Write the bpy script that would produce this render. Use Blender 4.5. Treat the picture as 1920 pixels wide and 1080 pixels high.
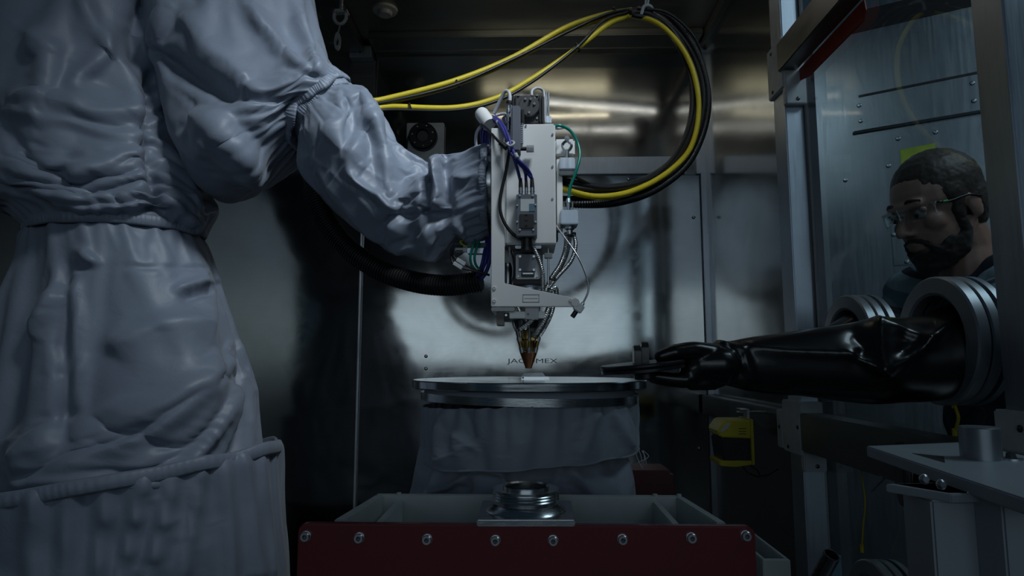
import bpy, bmesh, math, random
import numpy as np
from mathutils import Vector, Matrix, noise

for o in list(bpy.data.objects): bpy.data.objects.remove(o)
scene = bpy.context.scene
COL = scene.collection
PI = math.pi

# ------------------------------------------------------------------ camera
F = 1200.0                                  # focal length for a 1920 px wide frame
CAMZ = 1.2
PITCH = math.atan(137 / F); YAW = math.atan(32 / F)
cam_data = bpy.data.cameras.new('camera'); cam_data.sensor_width = 36; cam_data.lens = F / 1920 * 36
cam_data.clip_start = 0.02; cam_data.clip_end = 100
cam = bpy.data.objects.new('camera', cam_data); COL.objects.link(cam)
cam.location = (0, 0, CAMZ)
RCAM = Matrix.Rotation(YAW, 3, 'Z') @ Matrix.Rotation(PI / 2 + PITCH, 3, 'X')
cam.rotation_euler = RCAM.to_euler()
cam_data.dof.use_dof = False
scene.camera = cam

def P(px, py, d):
    """World point seen at photo pixel (px, py) whose distance along +Y is d (used to survey the photo)."""
    r = RCAM @ Vector(((px - 960) / F, (540 - py) / F, -1))
    return Vector((0, 0, CAMZ)) + r * (d / r.y)
def PX(px, py, X):
    """The same, on the plane x = X."""
    r = RCAM @ Vector(((px - 960) / F, (540 - py) / F, -1))
    return Vector((0, 0, CAMZ)) + r * (X / r.x)
def PZ(px, py, Z):
    r = RCAM @ Vector(((px - 960) / F, (540 - py) / F, -1))
    return Vector((0, 0, CAMZ)) + r * ((Z - CAMZ) / r.z)

# ------------------------------------------------------------------ world, lights, exposure
vs = scene.view_settings
scene.display_settings.display_device = 'sRGB'
vs.view_transform = 'Standard'; vs.look = 'None'; vs.gamma = 1; vs.use_curve_mapping = False
vs.exposure = 0.0
world = bpy.data.worlds.new('hall'); scene.world = world; world.use_nodes = True
bg = world.node_tree.nodes['Background']
bg.inputs[0].default_value = (0.20, 0.42, 0.62, 1); bg.inputs[1].default_value = 0.03

def area(name, loc, target, sx, sy, power, col, spread=180):
    L = bpy.data.lights.new(name, 'AREA'); L.shape = 'RECTANGLE'; L.size = sx; L.size_y = sy
    L.energy = power; L.color = col; L.spread = math.radians(spread)
    o = bpy.data.objects.new(name, L); COL.objects.link(o); o.location = loc
    o.rotation_euler = (Vector(target) - Vector(loc)).to_track_quat('-Z', 'Y').to_euler()
    return o
# assumed window light behind the camera, added for the back wall's bright band
area('assumed_window_light', (0.1, -6.0, 1.82), (0.2, 1.5, 1.5), 6.6, 1.3, 23, (0.74, 0.90, 1.0))
# added fill light above the assumed window light, softening the gradient reflected in the back wall
area('upper_fill_light', (0.3, -6.0, 3.5), (0.2, 1.5, 1.8), 6.6, 2.0, 14, (0.62, 0.80, 1.0))
# added lamps: narrow key above the front opening, fill for the person outside
area('key_light', (0.42, 0.50, 2.97), (-0.18, 1.5, 2.04), .5, 0.25, 3.5, (0.84, 0.94, 1.0), 56)
area('person_fill_light', (1.9, 0.9, 3.0), (1.2, 1.6, 1.4), 1.2, 0.5, 8.5, (0.76, 0.90, 1.0))

# ------------------------------------------------------------------ materials
def newmat(name):
    m = bpy.data.materials.new(name); m.use_nodes = True
    nt = m.node_tree; b = nt.nodes['Principled BSDF']
    return m, nt, b
def N(nt, typ, **kw):
    n = nt.nodes.new(typ)
    for k, v in kw.items():
        if k in n.inputs: n.inputs[k].default_value = v
        else: setattr(n, k, v)
    return n
def noise_tex(nt, scale, detail=4, rough=.55, stretch=(1, 1, 1), dist=0):
    tc = N(nt, 'ShaderNodeTexCoord'); mp = N(nt, 'ShaderNodeMapping'); mp.inputs['Scale'].default_value = stretch
    nt.links.new(tc.outputs['Object'], mp.inputs[0])
    n = N(nt, 'ShaderNodeTexNoise'); n.inputs['Scale'].default_value = scale; n.inputs['Detail'].default_value = detail
    n.inputs['Roughness'].default_value = rough; n.inputs['Distortion'].default_value = dist
    nt.links.new(mp.outputs[0], n.inputs['Vector'])
    return n
def ramp(nt, src, a, b, lo=.3, hi=.7):
    r = N(nt, 'ShaderNodeValToRGB'); e = r.color_ramp.elements
    f = lambda c: c if len(c) == 4 else (*c, 1)
    e[0].position, e[1].position = lo, hi; e[0].color, e[1].color = f(a), f(b)
    nt.links.new(src, r.inputs[0]); return r
def bump(nt, b, src, strength, dist, chain=None):
    bp = N(nt, 'ShaderNodeBump'); bp.inputs['Strength'].default_value = strength; bp.inputs['Distance'].default_value = dist
    nt.links.new(src, bp.inputs['Height'])
    if chain: nt.links.new(chain.outputs[0], bp.inputs['Normal'])
    nt.links.new(bp.outputs[0], b.inputs['Normal']); return bp
def simple(name, col, rough=.5, metal=0, var=.12, scale=18, bumpd=0, coat=0, spec=.5, sheen=0):
    m, nt, b = newmat(name)
    n = noise_tex(nt, scale)
    c = Vector(col)
    r = ramp(nt, n.outputs[0], tuple(c * (1 - var)), tuple(c * (1 + var)))
    nt.links.new(r.outputs[0], b.inputs['Base Color'])
    b.inputs['Roughness'].default_value = rough; b.inputs['Metallic'].default_value = metal
    b.inputs['Coat Weight'].default_value = coat; b.inputs['Specular IOR Level'].default_value = spec
    b.inputs['Sheen Weight'].default_value = sheen
    if bumpd:
        n2 = noise_tex(nt, scale * 8, 3); bump(nt, b, n2.outputs[0], .4, bumpd)
    return m
def steel(name, col=(.5, .5, .5), rough=(.2, .38), stretch=(1, 1, 40), scale=6, wav=0.0, brush=.0004, smudge=0, tint=None):
    """Brushed sheet steel: streaked gloss along the grain, slow waviness, hand smudges."""
    m, nt, b = newmat(name)
    b.inputs['Metallic'].default_value = 1
    n = noise_tex(nt, scale, 5, .6, stretch)
    c = Vector(col)
    r = ramp(nt, n.outputs[0], tuple(c * .95), tuple(c * 1.05), .35, .65)
    cloud = noise_tex(nt, 3.1, 5, .62)
    mx = N(nt, 'ShaderNodeMix', data_type='RGBA', blend_type='MULTIPLY'); mx.inputs[0].default_value = .55
    nt.links.new(r.outputs[0], mx.inputs[6])
    cr = ramp(nt, cloud.outputs[0], (.72, .72, .70), (1, 1, 1), .3, .62)
    nt.links.new(cr.outputs[0], mx.inputs[7])
    nt.links.new(mx.outputs[2], b.inputs['Base Color'])
    mr = N(nt, 'ShaderNodeMapRange'); mr.inputs[1].default_value = .3; mr.inputs[2].default_value = .7
    mr.inputs[3].default_value, mr.inputs[4].default_value = rough
    if smudge:
        sm = noise_tex(nt, 5.5, 7, .7, (1, 1, 1), 1.2)
        ad = N(nt, 'ShaderNodeMath', operation='MULTIPLY_ADD'); ad.inputs[1].default_value = 1 - smudge
        sc = N(nt, 'ShaderNodeMath', operation='MULTIPLY'); sc.inputs[1].default_value = smudge
        nt.links.new(sm.outputs[0], sc.inputs[0]); nt.links.new(n.outputs[0], ad.inputs[0]); nt.links.new(sc.outputs[0], ad.inputs[2])
        nt.links.new(ad.outputs[0], mr.inputs[0])
    else:
        nt.links.new(n.outputs[0], mr.inputs[0])
    nt.links.new(mr.outputs[0], b.inputs['Roughness'])
    ch = None
    if wav:
        w = noise_tex(nt, 1.3, 2, .4, (1, 1, 1)); ch = bump(nt, b, w.outputs[0], 1, wav)
    if brush: bump(nt, b, n.outputs[0], .25, brush, ch)
    return m
def emit(name, col, s):
    m, nt, b = newmat(name)
    b.inputs['Base Color'].default_value = (*col, 1)
    b.inputs['Emission Color'].default_value = (*col, 1); b.inputs['Emission Strength'].default_value = s
    return m
def glassmat(name, tint=(.86, .93, .95), rough=.0, ior=1.5, boost=1.0):
    m = bpy.data.materials.new(name); m.use_nodes = True; nt = m.node_tree; nt.nodes.clear()
    out = N(nt, 'ShaderNodeOutputMaterial'); mix = N(nt, 'ShaderNodeMixShader')
    tr = N(nt, 'ShaderNodeBsdfTransparent'); tr.inputs[0].default_value = (*tint, 1)
    gl = N(nt, 'ShaderNodeBsdfGlossy'); gl.inputs['Roughness'].default_value = rough; gl.inputs[0].default_value = (1, 1, 1, 1)
    fr = N(nt, 'ShaderNodeFresnel'); fr.inputs[0].default_value = ior
    mu = N(nt, 'ShaderNodeMath', operation='MULTIPLY'); mu.inputs[1].default_value = boost
    n = noise_tex(nt, 3, 4, .6)
    mr = N(nt, 'ShaderNodeMapRange'); mr.inputs[3].default_value = rough; mr.inputs[4].default_value = rough + .03
    nt.links.new(n.outputs[0], mr.inputs[0]); nt.links.new(mr.outputs[0], gl.inputs['Roughness'])
    ge = N(nt, 'ShaderNodeNewGeometry'); fs = N(nt, 'ShaderNodeMath', operation='SUBTRACT'); fs.inputs[0].default_value = boost
    nt.links.new(ge.outputs['Backfacing'], fs.inputs[1])                   # reflect on the entry side of the pane only
    mx_ = N(nt, 'ShaderNodeMath', operation='MAXIMUM'); mx_.inputs[1].default_value = 0; nt.links.new(fs.outputs[0], mx_.inputs[0])
    nt.links.new(fr.outputs[0], mu.inputs[0]); nt.links.new(mx_.outputs[0], mu.inputs[1]); nt.links.new(mu.outputs[0], mix.inputs[0])
    nt.links.new(tr.outputs[0], mix.inputs[1]); nt.links.new(gl.outputs[0], mix.inputs[2]); nt.links.new(mix.outputs[0], out.inputs[0])
    return m
def fabricmat(name, col, rough=.5, fine=.0006, var=.1):
    m, nt, b = newmat(name)
    n = noise_tex(nt, 4, 5, .6); c = Vector(col)
    r = ramp(nt, n.outputs[0], tuple(c * (1 - var)), tuple(c * (1 + var)))
    nt.links.new(r.outputs[0], b.inputs['Base Color'])
    b.inputs['Roughness'].default_value = rough; b.inputs['Specular IOR Level'].default_value = .5
    b.inputs['Sheen Weight'].default_value = .15
    cr = noise_tex(nt, 22, 4, .55, (1, 1, 1), .8)
    b1 = bump(nt, b, cr.outputs[0], .35, .004)
    wv = noise_tex(nt, 420, 2); bump(nt, b, wv.outputs[0], .3, fine, b1)
    return m

MAT = {}
MAT['wall_steel'] = steel('brushed_wall_steel', (.44, .455, .455), (.055, .15), (.5, 1, 60), 12, .004, .00002, .65)
MAT['side_steel'] = steel('brushed_side_steel', (.46, .48, .48), (.10, .2), (.5, .5, 60), 12, .006, .00002, .5)
MAT['dull_steel'] = steel('dull_steel', (.33, .345, .34), (.30, .45), (1, 1, 20), 5, .004, .0003, .3)
MAT['alu'] = steel('anodised_aluminium', (.60, .66, .74), (.34, .48), (20, 20, 1), 7, 0, .0002)
MAT['alu_dark'] = steel('stained_aluminium_bar', (.30, .30, .30), (.3, .46), (10, 1, 10), 7, 0, .0003)
MAT['machined'] = steel('machined_steel', (.62, .64, .66), (.16, .30), (4, 4, 60), 12, 0, .0001)
MAT['ceiling_steel'] = steel('ceiling_steel', (.42, .42, .38), (.28, .42), (1, 12, 1), 4, .006, .0003)
MAT['bolt'] = simple('zinc_bolt', (.55, .57, .6), .3, 1)
MAT['bolt_dark'] = simple('dark_bolt', (.1, .1, .11), .35, 1)
MAT['bracket_white'] = simple('white_coated_block', (.55, .58, .60), .4)
MAT['white_paint'] = simple('white_powder_coat', (.74, .75, .75), .38, 0, .03, 6)
MAT['black_plastic'] = simple('black_plastic', (.012, .012, .014), .38)
MAT['black_matt'] = simple('black_matt_metal', (.02, .021, .024), .5)
MAT['grey_plastic'] = simple('grey_plastic', (.12, .13, .16), .42)
MAT['dark'] = simple('dark_void', (.01, .01, .011), .8)
MAT['red'] = simple('red_enamel', (.15, .007, .011), .32, 0, .12, 5, 0, .3)
MAT['yellow'] = simple('yellow_hose', (.60, .47, .02), .42, 0, .1, 14)
MAT['black_hose'] = simple('black_hose', (.008, .008, .009), .42)
MAT['copper'] = simple('worn_copper', (.36, .15, .075), .38, 1, .35, 40)
MAT['brass'] = simple('brass', (.48, .33, .11), .3, 1, .25, 30)
MAT['blue_cable'] = simple('blue_cable', (.045, .045, .26), .4)
MAT['green_tube'] = simple('green_tube', (.0, .19, .14), .25)
MAT['white_cable'] = simple('white_cable', (.5, .52, .56), .45)
MAT['hose_steel'] = simple('corrugated_steel_hose', (.5, .5, .5), .3, 1, .2, 60)
MAT['fabric'] = fabricmat('grey_coated_fabric', (.205, .24, .31), .47)
MAT['skirt_fabric'] = fabricmat('grey_table_fabric', (.28, .31, .37), .6)
MAT['glass'] = glassmat('window_glass')
MAT['clear'] = glassmat('clear_plastic', (.93, .96, .97), .02, 1.45, 1.6)
MAT['led'] = emit('led_tube', (1.0, .95, .86), 2.2)

# ------------------------------------------------------------------ mesh helpers
def wloc(o):
    v = Vector((0, 0, 0))
    while o is not None: v = v + o.location; o = o.parent
    return v
class MB:
    def __init__(s): s.v = []; s.f = []
    def add(s, vs_, fs):
        k = len(s.v); s.v += [Vector(v) for v in vs_]; s.f += [[i + k for i in f] for f in fs]; return s
    def box(s, c, size, rot=None):
        c = Vector(c); h = Vector(size) / 2; R = rot if rot is not None else Matrix.Identity(3)
        vs_ = [c + R @ Vector((h.x * a, h.y * b, h.z * g)) for a in (-1, 1) for b in (-1, 1) for g in (-1, 1)]
        return s.add(vs_, [(0, 1, 3, 2), (4, 6, 7, 5), (0, 4, 5, 1), (2, 3, 7, 6), (0, 2, 6, 4), (1, 5, 7, 3)])
    def bb(s, x0, x1, y0, y1, z0, z1):
        return s.box(((x0 + x1) / 2, (y0 + y1) / 2, (z0 + z1) / 2), (abs(x1 - x0), abs(y1 - y0), abs(z1 - z0)))
    def lathe(s, prof, p0, axis, n=32, ref=None):
        """prof: (radius, height) pairs from p0 along axis; radius 0 closes."""
        ax = Vector(axis).normalized(); r = Vector(ref) if ref else (Vector((1, 0, 0)) if abs(ax.x) < .8 else Vector((0, 0, 1)))
        u = (r - ax * r.dot(ax)).normalized(); w = ax.cross(u); p0 = Vector(p0)
        k = len(s.v); rows = []
        for R, h in prof:
            if R <= 1e-7: rows.append([len(s.v)]); s.v.append(p0 + ax * h)
            else:
                rows.append(list(range(len(s.v), len(s.v) + n)))
                s.v += [p0 + ax * h + (u * math.cos(2 * PI * i / n) + w * math.sin(2 * PI * i / n)) * R for i in range(n)]
        for a, b in zip(rows, rows[1:]):
            for i in range(n):
                j = (i + 1) % n
                if len(a) == 1 and len(b) == 1: continue
                if len(a) == 1: s.f.append([a[0], b[j], b[i]])
                elif len(b) == 1: s.f.append([a[i], a[j], b[0]])
                else: s.f.append([a[i], a[j], b[j], b[i]])
        return s
    def cyl(s, p0, p1, r, n=24, r2=None):
        p0, p1 = Vector(p0), Vector(p1); L = (p1 - p0).length; r2 = r if r2 is None else r2
        return s.lathe([(0, 0), (r, 0), (r2, L), (0, L)], p0, p1 - p0, n)
    def ring(s, p0, p1, ri, ro, n=40):
        p0, p1 = Vector(p0), Vector(p1); L = (p1 - p0).length
        return s.lathe([(ri, 0), (ro, 0), (ro, L), (ri, L), (ri, 0)], p0, p1 - p0, n)
    def tube(s, pts, r, n=10, caps=True, rfun=None):
        pts = [Vector(p) for p in pts]; m = len(pts); k0 = len(s.v)
        t = [(pts[min(i + 1, m - 1)] - pts[max(i - 1, 0)]).normalized() for i in range(m)]
        u = t[0].orthogonal().normalized(); rows = []
        for i in range(m):
            u = (u - t[i] * u.dot(t[i])).normalized(); w = t[i].cross(u)
            rr = r if rfun is None else rfun(i, i / (m - 1))
            rows.append(range(len(s.v), len(s.v) + n))
            s.v += [pts[i] + (u * math.cos(2 * PI * a / n) + w * math.sin(2 * PI * a / n)) * rr for a in range(n)]
        for a, b in zip(rows, rows[1:]):
            for i in range(n): j = (i + 1) % n; s.f.append([a[i], a[j], b[j], b[i]])
        if caps: s.f.append(list(rows[0])[::-1]); s.f.append(list(rows[-1]))
        return s
    def prism(s, outline, d):
        """closed outline (3-D points in a plane) swept by vector d."""
        n = len(outline); d = Vector(d); a = [Vector(p) for p in outline]
        k = len(s.v); s.v += a + [p + d for p in a]
        s.f.append([k + i for i in range(n)][::-1]); s.f.append([k + n + i for i in range(n)])
        for i in range(n): j = (i + 1) % n; s.f.append([k + i, k + j, k + n + j, k + n + i])
        return s
    def build(s, name, mat, parent=None, bevel=0, seg=2, smooth=35, label=None):
        base = wloc(parent); me = bpy.data.meshes.new(name)
        me.from_pydata([tuple(v - base) for v in s.v], [], s.f); me.validate()
        bm = bmesh.new(); bm.from_mesh(me); bmesh.ops.recalc_face_normals(bm, faces=bm.faces)
        if bevel:
            ed = [e for e in bm.edges if len(e.link_faces) == 2 and e.calc_face_angle(0) > .6]
            bmesh.ops.bevel(bm, geom=ed, offset=bevel, segments=seg, affect='EDGES', clamp_overlap=True)
        bm.to_mesh(me); bm.free()
        return link(name, me, mat, parent, smooth, label)
def link(name, me, mat, parent=None, smooth=35, label=None):
    if smooth:
        me.polygons.foreach_set('use_smooth', [True] * len(me.polygons))
        if smooth < 179: me.set_sharp_from_angle(angle=math.radians(smooth))
    me.materials.clear(); me.materials.append(MAT[mat] if isinstance(mat, str) else mat)
    o = bpy.data.objects.new(name, me); COL.objects.link(o)
    if parent is not None: o.parent = parent
    if label: o['label'] = label
    return o
def thing(name, label, cat, loc=(0, 0, 0), group=None, parent=None):
    o = bpy.data.objects.new(name, None); COL.objects.link(o); o.location = loc
    o.empty_display_size = .05
    return tag(o, label, cat, group)
def tag(o, label, cat, group=None):
    o['label'] = label; o['category'] = cat
    if group: o['group'] = group
    return o
def struct(o, label=None):
    o['kind'] = 'structure'
    if label: o['label'] = label
    return o
def catmull(pts, n):
    """n points evenly along a smooth curve through pts."""
    p = [np.array(q, float) for q in pts]; p = [2 * p[0] - p[1]] + p + [2 * p[-1] - p[-2]]
    out = []
    for i in range(1, len(p) - 2):
        for t in np.linspace(0, 1, 24, endpoint=False):
            a, b, c, d = p[i - 1:i + 3]
            out.append(.5 * (2 * b + (c - a) * t + (2 * a - 5 * b + 4 * c - d) * t * t + (3 * b - a - 3 * c + d) * t ** 3))
    out.append(p[-2]); out = np.array(out)
    L = np.concatenate([[0], np.cumsum(np.linalg.norm(np.diff(out[:, :3], axis=0), axis=1))])
    s = np.linspace(0, L[-1], n)
    return np.stack([np.interp(s, L, out[:, k]) for k in range(out.shape[1])], 1)
def curve(pts, n=48): return [Vector(q) for q in catmull(pts, n)]
# ================================================================== the cell (structure)
YB = 2.85            # back wall
XG = 0.795           # glass plane of the right-hand wall
XL = -2.35
ZC = 2.66
fl = struct(MB().bb(XL - .1, 3.2, -3.2, YB + .1, -.1, 0).build('floor', simple('dark_epoxy_floor', (.05, .055, .06), .4, 0, .2, 3)))
def bz(py, px=992, d=YB): return P(px, py, d).z
def bx_(px, py=600, d=YB): return P(px, py, d).x

# back wall: carrier sheet with its panels, rail, ledge and flanges
wb = struct(MB().bb(XL, XG + .12, YB + .012, YB + .06, 0, ZC).build('wall_back', 'dull_steel'))
seam = bx_(674, 650)
x_r = bx_(1316, 500)
zl = bz(330)
MB().bb(XL, seam - .006, YB - .004, YB + .012, .02, zl + .30).build('panel', 'wall_steel', wb, .002)
MB().bb(seam + .008, x_r, YB - .004, YB + .012, .02, zl - .003).build('panel', 'wall_steel', wb, .002)
MB().bb(bx_(706, 200), bx_(1303, 200), YB + .002, YB + .012, zl + .0, bz(103)).build('panel', 'wall_steel', wb, .002)
MB().bb(seam - .006, seam + .002, YB - .012, YB + .012, .02, zl + .05).build('seam_strip', 'alu', wb, .001)
MB().bb(bx_(1048, 310), x_r - .06, YB - .014, YB + .004, zl + .004, bz(297)).build('ledge_strip', 'alu', wb, .002)
MB().bb(x_r + .004, x_r + .03, YB - .022, YB + .012, .02, zl).build('flange', 'alu', wb, .002)
MB().bb(x_r + .034, x_r + .066, YB - .034, YB + .012, .02, zl - .02).build('flange', 'alu', wb, .002)
MB().bb(bx_(1300, 200), bx_(1330, 200), YB - .02, YB + .012, zl, bz(40)).build('upright', 'alu', wb, .002)
MB().bb(bx_(705, 90), bx_(1292, 90), YB - .045, YB + .012, bz(101), bz(74)).build('top_rail', 'dull_steel', wb, .003)
MB().bb(bx_(660, 90), bx_(706, 90), YB - .02, YB + .012, zl + .3, bz(112)).build('upright', 'dull_steel', wb, .003)
for (a, b_, c, d_) in ((663, 703, 95, 116), (704, 727, 73, 95), (1296, 1328, 78, 110)):
    blk = MB().bb(bx_(a, 100), bx_(b_, 100), YB - .07, YB - .02, bz(d_), bz(c)).build('corner_block', 'alu', wb, .003)
    q = P((a + b_) / 2, d_ - 4, YB); MB().cyl((q.x, YB - .071, q.z), (q.x, YB - .075, q.z), .005, 10).build('screw', 'bolt_dark', blk)
for px, py in ((799, 668), (799, 691), (1300, 408), (1178, 337), (1310, 840)):
    q = P(px, py, YB); MB().lathe([(0, .009), (.004, .008), (.0075, .004), (.008, 0)], (q.x, YB - .004, q.z), (0, -1, 0), 14).build('rivet', 'bolt', wb)
# the maker's name engraved on the steel
def text_mesh(s, name, mat, loc, rot, h, width, parent, extr=.0006, label=None):
    c = bpy.data.curves.new('t', 'FONT'); c.body = s; c.size = 1; c.extrude = 0; c.align_x = 'CENTER'; c.align_y = 'CENTER'
    o = bpy.data.objects.new('t', c); COL.objects.link(o); bpy.context.view_layer.update()
    me = bpy.data.meshes.new_from_object(o.evaluated_get(bpy.context.evaluated_depsgraph_get()))
    bpy.data.objects.remove(o); bpy.data.curves.remove(c)
    co = np.array([v.co[:] for v in me.vertices]); lo, hi = co.min(0), co.max(0); ce = (lo + hi) / 2
    sx = width / (hi[0] - lo[0]); sy = h / (hi[1] - lo[1])
    R = Matrix(rot); base = wloc(parent)
    for v in me.vertices:
        v.co = R @ Vector(((v.co.x - ce[0]) * sx, (v.co.y - ce[1]) * sy, extr)) + Vector(loc) - base
    return link(name, me, mat, parent, 0, label)
FACE_CAM = ((1, 0, 0), (0, 0, -1), (0, 1, 0))          # text in the XZ plane, read from -Y
q = P(998, 678, YB)
text_mesh('JACOMEX', 'lettering', simple('etched_letter', (.045, .05, .055), .6), (q.x, YB - .0045, q.z), FACE_CAM, 11 / F * YB, 94 / F * YB, wb, .0008, 'thin dark capital letters engraved in the steel')

struct(MB().bb(XL - .05, XL, -.6, YB, 0, ZC).build('wall_left', 'dull_steel'))
# ceiling with its rails and fittings
ce = struct(MB().bb(XL, XG + .12, 1.62, YB + .06, ZC, ZC + .04).build('ceiling', 'ceiling_steel'))
for x in (bx_(672, 40), bx_(1322, 40)):
    MB().bb(x - .05, x + .05, 1.0, YB - .07, ZC - .05, ZC).build('ceiling_rail', 'dull_steel', ce, .004)
MB().bb(bx_(706, 70), bx_(1300, 70), YB - .16, YB, ZC - .03, ZC).build('ceiling_rail', 'dull_steel', ce, .004)
MB().bb(XL, XG, 1.50, 1.62, ZC - .17, ZC + .04).build('light_baffle', 'dull_steel', ce, .004)  # unseen baffle, added to keep the key light out of the wall's reflection
for px, py in ((722, 19), (606, 19), (883, -60)):
    q = PZ(px, py, ZC - .004)
    MB().lathe([(0, .028), (.026, .028), (.03, .02), (.03, .012), (.05, .010), (.052, 0)], (q.x, q.y, ZC), (0, 0, -1), 28).build('ceiling_boss', 'bracket_white', ce)
# shackle and pulley hook hanging from the ceiling
q = P(638, 26, 2.3)
hk = thing('lifting_hook', 'steel shackle and hook hanging from the ceiling above the robot wrist', 'hook', (q.x, q.y, q.z - .12))
zt = ZC
MB().cyl((q.x, q.y, zt), (q.x, q.y, q.z + .012), .012, 12).build('hanger_rod', 'alu', hk)
MB().box((q.x, q.y, q.z + .008), (.056, .03, .012)).build('crossbar', 'bracket_white', hk, .003)
for s in (-1, 1): MB().cyl((q.x + s * .024, q.y - .02, q.z + .008), (q.x + s * .024, q.y + .02, q.z + .008), .007, 10).build('pin', 'bolt', hk)
MB().tube(curve([(q.x - .022, q.y, q.z + .006), (q.x - .023, q.y, q.z - .018), (q.x - .013, q.y, q.z - .036), (q.x, q.y, q.z - .041), (q.x + .013, q.y, q.z - .036), (q.x + .023, q.y, q.z - .018), (q.x + .022, q.y, q.z + .006)], 30), .0065, 8).build('shackle_bow', 'bracket_white', hk)
bq = P(633, 78, 2.3)
oc = [(.012 * math.cos(a), .036 * math.sin(a)) for a in np.linspace(0, 2 * PI, 28, endpoint=False)]
ic = [(.006 * math.cos(a), .015 * math.sin(a) - .004) for a in np.linspace(0, 2 * PI, 28, endpoint=False)]
m = MB(); n = 28
for yy in (-.006, .006):
    m.v += [Vector((bq.x + a, bq.y + yy, bq.z + b)) for a, b in oc] + [Vector((bq.x + a, bq.y + yy, bq.z + b)) for a, b in ic]
for i in range(n):
    j = (i + 1) % n
    m.f += [[i, j, n + j, n + i], [2 * n + i, 3 * n + i, 3 * n + j, 2 * n + j], [i, 2 * n + i, 2 * n + j, j], [n + i, n + j, 3 * n + j, 3 * n + i]]
m.build('hook_eye', 'bracket_white', hk, 0)
MB().cyl((bq.x - .03, bq.y, bq.z - .004), (bq.x - .012, bq.y, bq.z - .004), .006, 10).build('pin', 'bolt', hk)
MB().cyl((bq.x, bq.y, bq.z + .034), (q.x, q.y, q.z - .041), .004, 8).build('link', 'bolt', hk)

# assumed LED tube luminaires under the ceiling, set for the wall's reflected streaks
def assumed_tube_lamp(a, b, label):
    a, b = Vector(a), Vector(b); t = thing('assumed_tube_lamp', label, 'lamp', ((a + b) / 2)[:], 'assumed tube lamps under the cell ceiling')
    d = (b - a).normalized(); R = d.to_track_quat('X', 'Z').to_matrix(); L = (b - a).length
    MB().box((a + b) / 2 + Vector((0, 0, .023)), (L, .05, .020), R).build('housing', 'alu', t, .004)
    MB().cyl(a, b, .0085, 14).build('tube', 'led', t)
    for p in (a, b): MB().box(p + Vector((0, 0, .008)), (.018, .032, .034), R).build('end_cap', 'grey_plastic', t, .003)
    return t
assumed_tube_lamp((-.10, 2.35, ZC - .035), (.74, 2.13, ZC - .035), 'assumed lit tube lamp under the ceiling closest to the back wall')
area('ceiling_fill_light', (.1, 2.24, ZC - .09), (.1, 2.30, ZC), .7, .06, .5, (1.0, .88, .62))  # extra warm light added to brighten the ceiling steel
assumed_tube_lamp((-.05, 1.90, ZC - .035), (.66, 1.84, ZC - .035), 'assumed lit tube lamp under the ceiling beside the added light baffle')

# ---------------------------------------------------------------- right-hand wall: posts, beams, glass
XP = .7425
wr = struct(MB().bb(XG + .004, XG + .05, 1.89, YB + .01, 1.06, ZC).build('wall_right', 'side_steel'))
MB().bb(XG + .004, XG + .05, 1.89, YB + .01, 0, 1.06).build('lower_panel', 'dull_steel', wr, .002)
def post(i, x0, x1, y0, y1, z0, z1, mat='alu'):
    return struct(MB().bb(x0, x1, y0, y1, z0, z1).build('trim_%d' % i, mat, None, .003))
tp = post(1, XP, XG + .004, 1.80, 1.885, 0, ZC, 'alu')
tn = post(2, XP, XG + .03, .965, 1.035, 1.10, ZC, 'alu')
tb = post(3, .725, .776, -.5, 1.80, 2.034, 2.12, 'alu_dark')
tl = post(4, .735, XG + .004, -.5, 1.80, .958, 1.06, 'alu_dark')
tr_ = post(5, .745, XG + .004, 1.885, YB - .03, .975, 1.055, 'alu_dark')
tlow = post(6, XP, XG + .03, .965, 1.035, 0, .958, 'alu')
def block(x0, x1, y0, y1, z0, z1, par, screws=()):
    b = MB().bb(x0, x1, y0, y1, z0, z1).build('connector_block', 'bracket_white', par, .003)
    for (f, u, v) in screws:
        if f == 'y': p0 = Vector((u, y0, v)); p1 = p0 - Vector((0, .003, 0))
        else: p0 = Vector((x0, u, v)); p1 = p0 - Vector((.003, 0, 0))
        MB().lathe([(0, .003), (.003, .003), (.0055, .0015), (.0055, 0)], p0, p1 - p0, 12).build('screw', 'bolt_dark', b)
    return b
block(XP - .010, XG + .002, 1.785, 1.895, 1.985, 2.14, tp, (('y', .755, 2.125), ('x', 1.86, 2.12), ('x', 1.86, 2.0), ('x', 1.80, 2.06)))
block(XP - .006, XG + .001, 1.776, 1.80, 1.93, 2.03, tp, (('y', .77, 1.945),))
block(XP - .010, XG + .002, 1.785, 1.905, .945, 1.09, tp, (('x', 1.80, 1.02), ('x', 1.87, .96)))
block(XP - .006, XG + .001, 1.776, 1.80, .905, .955, tp, (('y', .77, .92),))
block(XP - .012, XG, 1.905, 1.945, .95, 1.06, tr_, (('x', 1.925, 1.01),))
block(XP - .012, XG + .03, .955, 1.045, 1.062, 1.125, tn, (('x', .99, 1.10),))
# red warning plate under the upper beam
o = PX(1516, 138, .785); a_ = PX(1580, 80, .785); b_ = PX(1578, 56, .785)
pl = tag(MB().prism([(.778, 1.78, 2.034), (.778, 1.42, 2.034), (.778, 1.415, 2.005), (.778, 1.43, 1.985), (.778, 1.72, 1.985), (.778, 1.78, 2.0)], (.004, 0, 0)).build('warning_plate', simple('faded_red_plate', (.30, .03, .015), .5), None, .001),
         'dark red plate fixed along the underside of the upper beam', 'plate')
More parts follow.
